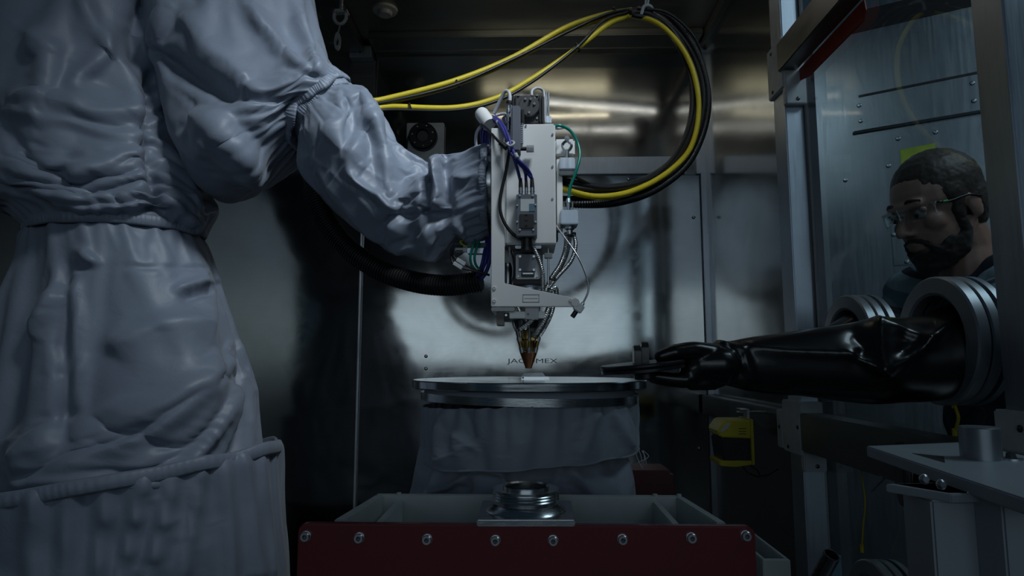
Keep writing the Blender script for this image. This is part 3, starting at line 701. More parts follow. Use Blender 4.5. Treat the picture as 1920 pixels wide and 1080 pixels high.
# sensor on its thin lead at the arm tip
cable('sensor_lead', [(1042, 422, 1.40), (1060, 447, 1.38), (1084, 482, 1.36), (1100, 520, 1.35), (1103, 545, 1.35), (1092, 571, 1.35)], .0021, 'hose_steel', LH)
sp = P(1085, 577, 1.35); R = Matrix.Rotation(math.radians(35), 3, 'Y')
MB().box(sp, (.021, .014, .018), R).build('sensor_body', 'bracket_white', LH, .002)
MB().cyl(sp + R @ Vector((0, 0, -.009)), sp + R @ Vector((0, 0, -.024)), .0052, 12).build('sensor_tip', 'black_plastic', LH)
MB().cyl(sp + R @ Vector((.002, 0, .006)), sp + R @ Vector((.002, 0, .014)), .004, 10).build('sensor_nut', 'bolt', LH)
MB().cyl(P(1079, 567, 1.352), P(1079, 567, 1.342), .0085, 20).build('pivot', 'white_paint', LH)
# right-hand media block
pb('media_plate', (1040, 1078, 260, 291, 1.478, 1.49), 'white_paint', LH, .004)
ey = P(1063, 261, 1.46)
MB().lathe([(.0025, 0), (.006, 0), (.006, .008), (.0025, .008), (.0025, 0)], ey, (0, -1, 0), 20).build('eye_ring', 'bolt', LH)
MB().tube(curve([P(1063, 263, 1.46), P(1055, 271, 1.46), P(1057, 279, 1.46), P(1063, 283, 1.46), P(1069, 279, 1.46), P(1071, 271, 1.46), P(1063, 263, 1.46)], 40), .0035, 8, False).build('clevis', 'bolt', LH)
MB().cyl(P(1063, 281, 1.46), P(1063, 297, 1.46), .0052, 14).build('threaded_stud', 'hose_steel', LH)
pb('hex_block', (1049, 1078, 295, 317, 1.44, 1.475), 'alu', LH, .002); pb('hex_block', (1049, 1077, 317, 328, 1.448, 1.472), 'dull_steel', LH, .002)
cable('air_tube', [(1038, 236, 1.43), (1052, 236, 1.43), (1070, 246, 1.44), (1083, 268, 1.44), (1087, 292, 1.43), (1080, 322, 1.42), (1069, 352, 1.42), (1066, 378, 1.42)], .0036, 'green_tube', LH, label='translucent green air tube')
cable('air_tube', [(1038, 240, 1.435), (1046, 241, 1.44), (1056, 239, 1.45)], .0035, 'white_cable', LH, 14)
MB().cyl(P(1066, 372, 1.42), P(1066, 380, 1.42), .004, 12, .0065).build('tube_collar', 'alu', LH)
MB().cyl(P(1066, 378, 1.42), P(1066, 394, 1.42), .011, 18).build('clear_fitting', 'clear', LH); MB().cyl(P(1066, 378, 1.42), P(1066, 394, 1.42), .0045, 12).build('fitting_core', 'bolt', LH)
pb('valve_block', (1051, 1084, 393, 420, 1.40, 1.45), 'alu', LH, .002)
MB().lathe([(0, 0), (.011, 0), (.011, .012), (.007, .015), (.007, .024), (0, .024)], P(1068, 420, 1.43), (0, 0, -1), 18).build('manifold', 'machined', LH)
for x in (1062, 1069, 1076): MB().cyl(P(x, 436, 1.45), P(x, 444, 1.45), .005, 8).build('fitting', 'bolt_dark', LH)
# top: blower motor, slide block, fittings
mo = pb('motor_block', (957, 1021, 178, 233, 1.40, 1.50), 'black_matt', LH, .003)
for x in (961, 966, 1011, 1016): pb('fin', (x, x + 2.2, 178, 228, 1.393, 1.402), 'black_plastic', mo, .0006)
mc = P(992, 202, 1.40)
MB().lathe([(0, .012), (.0225, .012), (.024, .010), (.024, 0)], mc, (0, -1, 0), 36).build('motor_cap', simple('dark_anodised', (.035, .037, .042), .42), mo)
for a in ((985, 186), (1002, 195), (992, 211), (1007, 222), (972, 179), (1007, 179)): screw(mo, *a, 1.387 if 176 < a[1] < 215 and 975 < a[0] < 1005 else 1.40, .003)
MB().cyl(P(995, 185, 1.388), P(995, 185, 1.378), .003, 10).build('tube_fitting', simple('pale_green_fitting', (.30, .38, .36), .4), mo)
pb('slide_block', (958, 976, 197, 283, 1.325, 1.375), simple('slate_block', (.13, .145, .185), .45), LH, .003)
pb('slide_back', (974, 983, 199, 231, 1.345, 1.40), 'black_plastic', LH, .006)
pb('scale_strip', (976, 981, 229, 268, 1.352, 1.358), simple('scale_strip', (.25, .28, .34), .5), LH, 0)
for k in range(9): pb('scale_mark', (976.6, 979.5, 232 + 4 * k, 232.7 + 4 * k, 1.3512, 1.3522), 'black_plastic', LH, 0)
MB().cyl(P(973, 279, 1.34), P(987, 279, 1.34), .0045, 14).build('micrometer_spindle', 'black_plastic', LH)
mk = MB(); c0, c1 = P(987, 279, 1.34), P(1001, 279, 1.34)
for k in range(12):
    a = 2 * PI * k / 12; u = Vector((0, math.cos(a), math.sin(a))); mk.cyl(c0 + u * .0062, c1 + u * .0062, .0017, 6)
mk.cyl(c0, c1, .0066, 18); mk.build('micrometer_knob', 'hose_steel', LH)
pb('guide_block', (1019, 1034, 217, 231, 1.42, 1.45), 'alu', LH); pb('pin_sleeve', (956, 960, 195, 232, 1.36, 1.372), 'bolt', LH, .0005)
for x in (1024.5, 1028.5): MB().cyl(P(x, 174, 1.435), P(x, 232, 1.435), .0022, 10).build('rod', 'bolt', LH)
cable('white_tube', [(997, 180, 1.39), (998, 170, 1.395), (1008, 165, 1.40), (1018, 170, 1.41), (1021, 186, 1.41), (1021, 214, 1.41), (1023, 231, 1.41)], .0032, 'white_cable', LH)
cable('white_tube', [(926, 214, 1.38), (936, 192, 1.37), (946, 173, 1.36), (953, 172, 1.355), (956, 182, 1.352), (955, 196, 1.35)], .0042, 'white_cable', LH)
cable('white_tube', [(928, 217, 1.40), (940, 214, 1.40), (952, 214, 1.39)], .0035, 'white_cable', LH, 20)
cable('white_tube', [(902, 236, 1.42), (894, 248, 1.45), (892, 262, 1.47), (893, 276, 1.48)], .0035, 'white_cable', LH, 24)
MB().cyl(P(955, 190, 1.35), P(955, 195, 1.35), .0068, 16).build('tube_collar', 'black_plastic', LH)
MB().lathe([(0, 0), (.0035, 0), (.0035, .012), (.005, .013), (.005, .02), (.003, .021), (.003, .03), (.006, .031), (.006, .042), (.004, .043), (.004, .06), (0, .06)], P(953, 195, 1.35), (0, 0, -1), 12).build('push_fitting', 'bolt', LH)
MB().lathe([(0, 0), (.006, 0), (.007, .004), (.007, .012), (.004, .016), (0, .016)], P(945, 219, 1.37), (.6, 0, -.8), 12).build('push_fitting', 'hose_steel', LH)
w0, w1 = P(900, 209, 1.40), P(918, 234, 1.38)
MB().lathe([(0, -.002), (.009, -.001), (.014, .003), (.016, .009), (.016, (w1 - w0).length), (0, (w1 - w0).length)], w0, w1 - w0, 28).build('white_sleeve', 'white_paint', LH)
# blue, black and green leads
blues = [[(907, 272, 1.45), (907, 248, 1.42), (918, 224, 1.39), (934, 229, 1.35), (947, 252, 1.325), (958, 280, 1.31), (968, 310, 1.315), (975, 337, 1.335)],
         [(912, 275, 1.45), (912, 250, 1.42), (924, 221, 1.395), (940, 230, 1.35), (953, 256, 1.318), (962, 285, 1.305), (977, 306, 1.315), (985, 325, 1.33), (986, 337, 1.335)],
         [(917, 276, 1.46), (915, 250, 1.43), (926, 226, 1.40), (942, 238, 1.345), (955, 264, 1.315), (968, 295, 1.305), (985, 312, 1.315), (995, 327, 1.33), (997, 337, 1.335)],
         [(904, 272, 1.455), (903, 245, 1.43), (916, 221, 1.40), (932, 222, 1.37), (948, 245, 1.335), (957, 272, 1.312), (965, 300, 1.31), (972, 322, 1.32), (975, 336, 1.333)],
         [(909, 274, 1.45), (910, 244, 1.42), (922, 226, 1.39), (938, 240, 1.345), (950, 262, 1.32), (960, 290, 1.306), (980, 314, 1.316), (996, 334, 1.333)]]
for k, b in enumerate(blues): cable('data_cable', b, .0034 if k < 3 else .003, 'blue_cable', LH)
cable('power_cable', [(957, 268, 1.31), (954, 290, 1.325), (948, 325, 1.335), (939, 365, 1.336), (938, 395, 1.336), (947, 420, 1.338), (963, 440, 1.34), (978, 448, 1.338)], .0036, 'black_hose', LH)
cable('power_cable', [(902, 233, 1.38), (915, 243, 1.36), (930, 260, 1.335), (940, 270, 1.325)], .003, 'black_hose', LH, 20)
MB().cyl(P(938, 268, 1.326), P(950, 278, 1.32), .0055, 12).build('plug', 'black_plastic', LH)
cable('cable_tie', [(950, 270, 1.305), (958, 274, 1.298), (964, 268, 1.30), (958, 265, 1.315), (950, 270, 1.305)], .0025, 'white_cable', LH, 20)
cable('cable_label', [(966, 288, 1.302), (970, 296, 1.302)], .0045, 'white_cable', LH, 6); cable('cable_label', [(932, 228, 1.352), (943, 244, 1.338)], .0038, 'white_cable', LH, 6)
for pts in ([(918, 440, 1.49), (915, 465, 1.47), (909, 495, 1.465), (898, 514, 1.49), (893, 524, 1.50)], [(915, 440, 1.50), (909, 470, 1.475), (903, 498, 1.47), (894, 516, 1.49), (890, 526, 1.50)], [(919, 442, 1.485), (919, 475, 1.46), (914, 502, 1.46), (905, 518, 1.48), (898, 526, 1.50)],
            [(917, 441, 1.50), (912, 480, 1.48), (905, 505, 1.48), (896, 522, 1.50)], [(919, 452, 1.48), (918, 490, 1.47), (911, 512, 1.48), (902, 524, 1.495)]):
    cable('data_cable', pts, .004, 'blue_cable', LH, 30)
for dx in (0, 8): cable('air_tube', [(895 + dx, 442, 1.48), (888 + dx, 458, 1.46), (882 + dx, 480, 1.455), (884 + dx, 496, 1.46), (893 + dx, 508, 1.47)], .003, 'green_tube', LH, 30)
cable('earth_lead', [(903, 440, 1.50), (885, 448, 1.485), (864, 452, 1.48), (868, 460, 1.475), (874, 462, 1.475)], .003, simple('yellow_green_lead', (.38, .45, .04), .45), LH, 24)
pb('plug_block', (876, 912, 455, 465, 1.475, 1.50), simple('dark_green_plug', (.05, .10, .08), .5), LH, .001); pb('plug_block', (876, 910, 465, 475, 1.475, 1.50), 'alu', LH, .001)
pb('plug', (853, 877, 460, 472, 1.478, 1.492), 'bracket_white', LH, .002)
for y in (462, 470): pb('plug_clip', (854, 868, y - 1.5, y + 1.5, 1.474, 1.48), 'black_plastic', LH, .001)
for dx, dy in ((0, 0), (-6, 7)):
    cable('power_cable', [(868, 462, 1.474), (852 + dx * .3, 462, 1.472), (848 + dx * .4, 474, 1.47), (855 + dx, 486 + dy, 1.465), (872 + dx, 496 + dy * .9, 1.46), (893, 507 + dy * .3, 1.465), (918, 516, 1.47)], .0028, 'black_hose', LH, 36)
    a, b = P(857 + dx, 486 + dy, 1.464), P(873 + dx, 496 + dy, 1.458)
    MB().box((a + b) / 2, ((b - a).length, .007, .009), (b - a).to_track_quat('X', 'Z').to_matrix()).build('cable_label', 'bracket_white', LH, .001)

# ================================================================== hoses and cables
cg = 'hanging cable loop'
def hose(label, pts, r, mat, name='cable', corr=False, n=90):
    o = corrugated(name, pts, r, mat, None, .007, .14, 14) if corr else cable(name, pts, r, mat, None, n, 10)
    return tag(o, label, 'cable' if name == 'cable' else 'hose')
hose('thick black corrugated conduit sagging below the robot wrist sleeve', [(590, 310, 1.62), (588, 345, 1.60), (604, 402, 1.585), (648, 462, 1.57), (712, 506, 1.555), (780, 529, 1.54), (845, 535, 1.525), (903, 527, 1.51)], 20.5 / F * 1.55, 'black_hose', 'corrugated_conduit', True)
top = 1.95
hose('yellow hose along the top of the bundle from the robot up to the white tie', [(690, 190, 1.80), (728, 184, 1.82), (850, 152, 1.86), (960, 108, 1.90), (1060, 52, 1.93), (1130, 28, 1.94), (1185, 19, 1.95)], 5.2 / F * 1.9, 'yellow', 'yellow_hose')
hose('long yellow hose that runs on through the big hanging loop to the laser head', [(690, 198, 1.82), (730, 191, 1.84), (850, 160, 1.88), (960, 114, 1.915), (1060, 60, 1.94), (1130, 37, 1.95), (1190, 31, 1.93), (1242, 50, 1.89), (1289, 108, 1.86), (1310, 190, 1.82), (1298, 270, 1.76), (1256, 320, 1.69), (1190, 357, 1.60), (1120, 369, 1.52), (1055, 354, 1.475), (1030, 342, 1.505)], 5.0 / F * 1.85, 'yellow', 'yellow_hose', n=130)
hose('lower yellow hose sagging apart from the bundle between robot and tie', [(690, 206, 1.80), (735, 200, 1.82), (850, 202, 1.84), (930, 184, 1.86), (1000, 146, 1.88), (1080, 92, 1.90), (1140, 46, 1.92), (1175, 32, 1.94)], 5.2 / F * 1.9, 'yellow', 'yellow_hose')
hose('thin black cable tied under the upper yellow hoses', [(690, 196, 1.80), (730, 190, 1.81), (850, 160, 1.85), (960, 112, 1.885), (1060, 62, 1.92), (1140, 26, 1.93), (1200, 16, 1.935)], 3.2 / F * 1.9, 'black_hose')
hose('thin black cable running below the lower yellow hose', [(690, 210, 1.79), (735, 206, 1.81), (850, 207, 1.83), (930, 190, 1.85), (1000, 152, 1.87), (1080, 90, 1.885), (1130, 40, 1.91), (1180, 22, 1.93)], 3.0 / F * 1.9, 'black_hose')
loops = [('thick black hose on the inside of the hanging loop', [(1180, 24, 1.93), (1215, 26, 1.93), (1255, 52, 1.92), (1287, 105, 1.90), (1304, 170, 1.86), (1299, 235, 1.81), (1268, 296, 1.73), (1210, 338, 1.64), (1140, 353, 1.56), (1080, 344, 1.51), (1030, 326, 1.515)], 7.2, False),
         ('black corrugated hose along the outside of the hanging loop', [(1195, 17, 1.95), (1255, 34, 1.95), (1302, 90, 1.93), (1326, 165, 1.89), (1322, 235, 1.84), (1290, 306, 1.76), (1230, 355, 1.67), (1160, 379, 1.59), (1090, 383, 1.53), (1030, 378, 1.52)], 6.6, True),
         ('black cable between the thick hose and the corrugated one', [(1188, 19, 1.94), (1245, 36, 1.94), (1295, 96, 1.92), (1318, 170, 1.87), (1310, 245, 1.81), (1275, 310, 1.73), (1215, 350, 1.65), (1150, 366, 1.58), (1080, 372, 1.53), (1030, 372, 1.53)], 4.8, False),
         ('thin black cable leaving the top of the hanging loop', [(1195, 16, 1.92), (1250, 24, 1.92), (1296, 62, 1.93), (1318, 108, 1.95), (1322, 150, 1.94), (1312, 210, 1.90), (1285, 285, 1.80), (1225, 345, 1.68), (1150, 356, 1.58), (1090, 338, 1.50), (1060, 310, 1.48)], 2.6, False),
         ('black hose resting on the yellow one in the hanging loop', [(1185, 28, 1.92), (1235, 42, 1.91), (1278, 96, 1.885), (1297, 170, 1.845), (1290, 240, 1.79), (1255, 305, 1.70), (1195, 345, 1.62), (1130, 357, 1.55), (1075, 352, 1.50), (1030, 340, 1.52)], 4.6, False)]
for lab, pts, r, c in loops: hose(lab, pts, r / F * 1.85, 'black_hose', 'black_hose', c, 110)
tie = thing('cable_tie', 'white tie holding the cable bundle up to the ceiling', 'cable tie', P(1213, 24, 1.93)[:])
cable('loop', [(1202, 28, 1.915), (1208, 12, 1.91), (1220, 12, 1.915), (1224, 24, 1.94), (1214, 38, 1.96), (1203, 32, 1.94), (1202, 28, 1.915)], .005, 'white_cable', tie, 30)
zt = ZC; a = P(1213, 14, 1.915)
MB().tube([a, a + Vector((.006, 0, .03)), Vector((a.x + .004, a.y, zt))], .004, 8).build('strand', 'white_cable', tie); MB().tube([a + Vector((-.006, 0, 0)), a + Vector((-.002, 0, .03)), Vector((a.x - .002, a.y, zt))], .003, 8).build('strand', 'white_cable', tie)
for px, py, d, lab in ((858, 158, 1.862, 'small black clip on the upper yellow hoses close to the robot sleeve'), (1083, 90, 1.895, 'small black clip on the lower yellow hose'), (1152, 22, 1.94, 'small black clip where the yellow hoses meet the tie'), (770, 202, 1.825, 'small black clip on the lower yellow hose close to the robot sleeve'), (1237, 338, 1.70, 'small black clip on the hanging loop where it turns towards the laser head')):
    q = P(px, py, d); tag(MB().lathe([(.009, 0), (.0145, 0), (.0145, .005), (.009, .005), (.009, 0)], q - Vector((.002, 0, 0)), (1, 0, .35), 16).build('hose_clip', 'black_plastic'), lab, 'clip')
# round fan on the back wall
fq = P(797, 268, YB)
fan = thing('wall_fan', 'round black fan on a white plate fixed to the back wall', 'fan', (fq.x, YB - .03, fq.z - .09))
def fbx(px): return P(px, 260, YB - .03).x
def fbz(py): return P(797, py, YB - .03).z
MB().bb(fbx(762), fbx(832), YB - .03, YB - .004, fbz(312), fbz(230)).build('plate', 'bracket_white', fan, .003)
fc = Vector((fbx(794), YB - .03, fbz(258)))
MB().lathe([(.028, .012), (.03, .03), (.058, .03), (.064, .024), (.066, 0)], fc, (0, -1, 0), 40).build('fan_housing', 'black_plastic', fan)
MB().lathe([(0, .022), (.024, .022), (.028, .018), (.028, 0)], fc, (0, -1, 0), 32).build('hub', simple('fan_hub_grey', (.07, .075, .08), .5), fan)
for k in range(7):
    a = k * 2 * PI / 7 + .3; MB().lathe([(0, .004), (.003, .003), (.004, 0)], fc + Vector((math.cos(a) * .048, -.03, math.sin(a) * .048)), (0, -1, 0), 10).build('screw', 'bolt', fan)
cable('lead', [(810, 236, YB - .06), (785, 242, YB - .06), (766, 256, YB - .05), (762, 280, YB - .04)], .004, 'black_hose', fan, 20)
# ================================================================== turntable with its fabric skirts
TC = P(992, 711, 1.45); ZT = TC.z; RT = 428 / 2 / F * 1.45
TT = thing('turntable', 'round polished steel turntable with a grey fabric skirt under the laser head', 'turntable', (TC.x, TC.y, 0))
th = 15 / F * 1.40
MB().lathe([(0, 0), (RT - .002, 0), (RT, -.002), (RT, -th + .002), (RT - .002, -th), (.1, -th)], (TC.x, TC.y, ZT), (0, 0, 1), 128).build('table_disc', steel('polished_disc', (.62, .64, .66), (.10, .2), (1, 1, 30), 10, 0, .00002), TT, smooth=30)
R2 = 196 / F * 1.45; zr = ZT - th
MB().lathe([(.1, -.001), (R2 - .004, -.001), (R2 - .004, -.020), (R2 - .012, -.020)], (TC.x, TC.y, zr), (0, 0, 1), 96).build('gathered_collar', 'skirt_fabric', TT)
rt = Matrix.Rotation(math.radians(.9), 3, 'Y'); rc = Vector((TC.x, TC.y, zr - .012))
MB().lathe([(R2 - .006, .0), (R2 + .003, .0), (R2 + .003, -.0155), (R2 - .006, -.0155), (R2 - .006, 0)], rc, rt @ Vector((0, 0, 1)), 128).build('clamp_band', 'machined', TT, smooth=30)
mm = MB()
nu = 150; nv = 46; G = np.zeros((nv, nu, 3)); a_ = np.arange(nu) * 2 * PI / nu
zt0 = zr - .026; zb = P(1000, 872, 1.22).z
for i in range(nv):
    t = i / (nv - 1); r = R2 - .002 + .004 * math.sin(t * PI * .9) - .012 * t
    G[i, :, 0] = TC.x + np.cos(a_) * r * (1 + .015 * t * np.cos(a_)); G[i, :, 1] = TC.y + np.sin(a_) * r; G[i, :, 2] = zt0 + (zb + .012 * np.cos(a_) * t - zt0) * t + .014 * np.cos(a_) * (1 - t)
G = gather(G, 0, 40, .006, .12, 4); G = crumple(G, 9, .010, 24, .004, 21, (1, 1, .8))
G = folds(G, [([(872, 770), (880, 800), (885, 820)], -.014, 6, 8), ([(835, 775), (815, 840)], .012, 8, 10), ([(850, 810), (885, 830), (815, 860)], .012, 8, 14), ([(1185, 765), (1195, 800), (1192, 850)], -.014, 6, 6), ([(1150, 770), (1165, 810), (1175, 830)], .012, 8, 8), ([(1085, 850), (1110, 790), (1120, 775)], .010, 8, 10)])
G2 = cloth_settle(G, np.maximum(pins(nv, (0, .04, 1)), .03), grow=.07, frames=12, gravity=.3, bend=.4, tension=14)
sk = cover('skirt', G2, TT, 'skirt_fabric')
hm = catmull([*G2[-1][::3], G2[-1][0]], 300)
MB().tube([Vector(p) for p in hm], .0022, 6, False).build('hem', 'skirt_fabric', sk, smooth=180)
rn = random.Random(2); e = Vector(G2[-1][int(nu * .965)])
for k in range(5):
    p = e + Vector((rn.uniform(-.012, .012), 0, 0)); cv = [p, p + Vector((rn.uniform(-.01, .012), -.004, -.012)), p + Vector((rn.uniform(-.016, .02), -.006, -.024 - .012 * rn.random()))]
    MB().tube(curve(cv, 12), .0007, 5).build('loose_thread', 'white_cable', sk)
# inner lower cover
nu2, nv2 = 120, 40; G = np.zeros((nv2, nu2, 3)); a_ = np.arange(nu2) * 2 * PI / nu2
for i in range(nv2):
    t = i / (nv2 - 1); r = .205 + .05 * t
    G[i, :, 0] = TC.x - .022 + np.cos(a_) * r; G[i, :, 1] = TC.y + np.sin(a_) * r * .9; G[i, :, 2] = zb + .05 - t * .32
G = crumple(G, 8, .018, 20, .006, 31, (1, 1, .5)); G = folds(G, [([(905, 880), (850, 905), (800, 930)], .02, 7, 9), ([(940, 880), (950, 920)], .016, 8, 10), ([(880, 880), (870, 925)], -.016, 8, 8), ([(1080, 885), (1110, 930)], .012, 8, 12), ([(820, 885), (805, 930)], .016, 8, 8)])
G2 = cloth_settle(G, np.maximum(pins(nv2, (0, .03, 1), (.97, 1, 1)), .04), grow=.10, frames=10, gravity=.2, bend=.3, tension=14)
cover('lower_cover', G2, TT, 'skirt_fabric')
MB().lathe([(0, ZT - th), (.15, ZT - th), (.15, zb - .3), (.22, .12), (.30, .1), (.30, 0), (0, 0)], (TC.x, TC.y, 0), (0, 0, 1), 40).build('pedestal', 'black_matt', TT)
rb = P(1200, 900, 1.62)
tag(MB().box((rb.x, 1.66, rb.z / 2), (.16, .12, rb.z + .05)).build('drive_housing', simple('dark_red_housing', (.05, .004, .006), .5), None, .01), 'dark red drive housing standing behind the turntable skirt', 'housing')
# workpiece under the nozzle
wp = thing('metal_workpiece', 'small pale metal block lying on the turntable below the copper nozzle', 'workpiece', P(1000, 711, 1.45)[:])
wc = P(1001, 710, 1.45); wz = ZT
def slab(cx, cy, z0, z1, w0, w1, d0, d1):
    vs_ = [(cx + sx * w, cy + sy * d, z) for z, w, d in ((z0, w0, d0), (z1, w1, d1)) for sx, sy in ((-1, -1), (1, -1), (1, 1), (-1, 1))]
    return MB().add(vs_, [(0, 3, 2, 1), (4, 5, 6, 7), (0, 1, 5, 4), (1, 2, 6, 5), (2, 3, 7, 6), (3, 0, 4, 7)])
slab(wc.x + .003, wc.y, wz, wz + .006, .031, .030, .022, .022).build('lower_plate', 'machined', wp, .0008)
slab(wc.x - .001, wc.y, wz + .006, wz + .0145, .0265, .021, .018, .014).build('upper_plate', 'bracket_white', wp, .0008)
q0 = Vector((wc.x - .024, wc.y - .0215, wz + .0035)); MB().cyl(q0, q0 - Vector((0, .002, 0)), .002, 10).build('bore', 'dark', wp)

# ================================================================== red-fronted carrier in the foreground
CL = P(990, 1080, .9)
CT = thing('machine_carrier', 'low welded carrier with a red bolted front panel and pale steel frame', 'carrier', (CL.x, .98, 0))
YF = .90; xl, xr = P(558, 1010, YF).x, P(1417, 1010, YF).x; zf = P(990, 996, YF).z; zf2 = P(600, 982, YF).z
ol = []
for cx, cz, a0 in ((xr - .012, zf2 - .012, 0), (xl + .012, zf2 - .012, PI / 2)):
    ol += [(cx + .012 * math.cos(a0 + k * PI / 12), YF, cz + .012 * math.sin(a0 + k * PI / 12)) for k in range(7)]
ol += [(xl, YF, .35), (xr, YF, .35)]
MB().prism(ol, (0, .014, 0)).build('front_panel', 'red', CT, .002, label='red enamelled steel panel')
for px, py in ((574, 1005), (674, 1008), (801, 1011), (929, 1013), (1037, 1013), (1167, 1011), (1296, 1008), (1398, 1004)):
    q = P(px, py, YF)
    b = MB().lathe([(.0028, .003), (.0032, .007), (.0058, .007), (.0066, .006), (.0066, .0015), (.0072, .0015), (.0072, 0)], q, (0, -1, 0), 20).build('bolt', 'bolt', CT)
    MB().lathe([(0, .0028), (.0030, .0028)], q, (0, -1, 0), 6).build('socket', 'bolt_dark', b)
fm = simple('pale_frame_paint', (.40, .43, .43), .5, 0, .08, 20)
Zf = P(990, 925, 1.12).z; Y1 = 1.13
def ground(px, py, z=None): return PZ(px, py, Zf if z is None else z)
def bar(a, b, w, h, name='frame_rail'):
    """box bar between two top-face centre points"""
    a, b = Vector(a), Vector(b); d = b - a; Rm = d.to_track_quat('X', 'Z').to_matrix()
    return MB().box((a + b) / 2 - Vector((0, 0, h / 2)), (d.length, w, h), Rm).build(name, fm, CT, .0015)
bl, br = ground(708, 925), ground(1274, 925); fl2, fr2 = ground(640, 992), ground(1340, 992)
yb = bl.y; fl2 = Vector((bl.x - .012, YF + .015, Zf)); fr2 = Vector((br.x + .012, YF + .015, Zf))
bar((bl.x, yb - .008, Zf), (br.x, yb - .008, Zf), .016, .05)
bar((fl2.x, YF + .03, Zf), (bl.x + .006, yb - .016, Zf), .014, .05); bar((fr2.x, YF + .03, Zf), (br.x - .006, yb - .016, Zf), .014, .05)
bar((fl2.x - .004, YF + .023, Zf - .004), (fr2.x + .004, YF + .023, Zf - .004), .016, .05)
for px in (748, 1228):
    a = ground(px, 930); bar((a.x, YF + .03, Zf - .008), (a.x, yb - .016, Zf - .008), .012, .04, 'frame_rib')
MB().bb(fl2.x, fr2.x, YF + .014, yb - .004, Zf - .065, Zf - .05).build('frame_floor', fm, CT)
for sx in (fl2.x + .02, fr2.x - .02):
    for sy in (YF + .04, yb - .03): MB().bb(sx - .02, sx + .02, sy - .02, sy + .02, 0, Zf - .06).build('leg', fm, CT)
for px, py in ((752, 923), (1222, 923), (1290, 945)):
    q = ground(px, py); MB().cyl(Vector((q.x, yb - .008, Zf)), Vector((q.x, yb - .008, Zf + .003)), .004, 8).build('weld_stud', fm, CT)
# tray on the right of the carrier
t0 = P(1448, 1030, 1.0); ts = MB()
tx0, tx1 = P(1416, 1040, .98).x, P(1477, 1050, .96).x; tz = P(1470, 1048, .955).z
tray = thing('side_tray', 'open grey sheet metal tray standing beside the red front panel', 'tray', (tx0, 1.03, 0))
for r in ((tx0, tx1, .95, .958), (tx0, tx1, 1.092, 1.10)): MB().bb(*r, tz - .12, tz).build('tray_wall', fm, tray, .001)
for r in ((tx0, tx0 + .006), (tx1 - .006, tx1)): MB().bb(*r, .958, 1.092, tz - .12, tz).build('tray_wall', fm, tray, .001)
MB().bb(tx0, tx1, .958, 1.092, tz - .126, tz - .118).build('tray_floor', fm, tray); MB().bb(tx0 + .01, tx1 - .01, .98, 1.06, 0, tz - .126).build('tray_support', 'black_matt', tray)
# flanged ring on its square plate
q = PZ(986, 962, Zf + .012); FR = thing('flange_ring', 'turned steel ring flange on a square plate on top of the pale carrier frame', 'flange', (q.x, q.y, Zf))
pz = Zf + .010
a0, a1, a2, a3 = PZ(894, 974, pz), PZ(1078, 974, pz), PZ(1071, 938, pz), PZ(905, 938, pz)
MB().prism([Vector((v.x, v.y, Zf + .0005)) for v in (a0, a1, a2, a3)], (0, 0, pz - Zf - .0005)).build('square_plate', 'machined', FR, .0015)
cx, cy = q.x, (a0.y + a2.y) / 2
MB().lathe([(.030, -.01), (.030, .032), (.0335, .034), (.0335, .030), (.0485, .030), (.0485, .027), (.047, .026), (.0485, .024), (.047, .022), (.0485, .020), (.047, .018), (.0485, .016), (.0465, .015), (.0465, .010), (.056, .003), (.058, 0), (.03, 0)], (cx, cy, pz), (0, 0, 1), 72).build('ring', 'machined', FR, smooth=25)
MB().lathe([(0, -.004), (.030, -.004)], (cx, cy, pz), (0, 0, 1), 40).build('bore', 'dark', FR)
# ================================================================== glove ports, gloves, scanner, stand
ZP = 1.238
MAT['rubber'] = simple('black_glove_rubber', (.006, .006, .007), .30, 0, .2, 10, 0, .25)
PM = simple('port_aluminium', (.36, .39, .42), .4, .6)
def port(y, z, label):
    t = thing('glove_port', label, 'glove port', (XG, y, z), 'glove ports in the glass wall')
    c = Vector((XG, y, z)); ax = Vector((-1, 0, 0))
    MB().lathe([(.086, 0), (.119, 0), (.119, .014), (.1165, .016), (.086, .016), (.086, 0)], c, ax, 72).build('outer_ring', PM, t, smooth=25)
    MB().lathe([(.086, .016), (.113, .016), (.113, .021), (.086, .021), (.086, .016)], c, ax, 72).build('seal', 'black_plastic', t, smooth=25)
    MB().lathe([(.084, .021), (.119, .021), (.119, .038), (.116, .041), (.089, .043), (.084, .040), (.084, .021)], c, ax, 72).build('clamp_ring', PM, t, smooth=25)
    MB().lathe([(.086, 0), (.119, 0), (.119, .012), (.086, .012), (.086, 0)], c + Vector((.009, 0, 0)), -ax, 72).build('outside_ring', PM, t, smooth=25)
    return t
Y1, Y2, Y3 = 1.215, 1.55, 1.50
port(Y1, ZP, 'glove port ring with the stretched black glove in it'); port(Y2, ZP, 'glove port ring beside the far post with a dark mouth')
port(Y3, .64, 'low glove port ring under the beam with a yellow cord above')


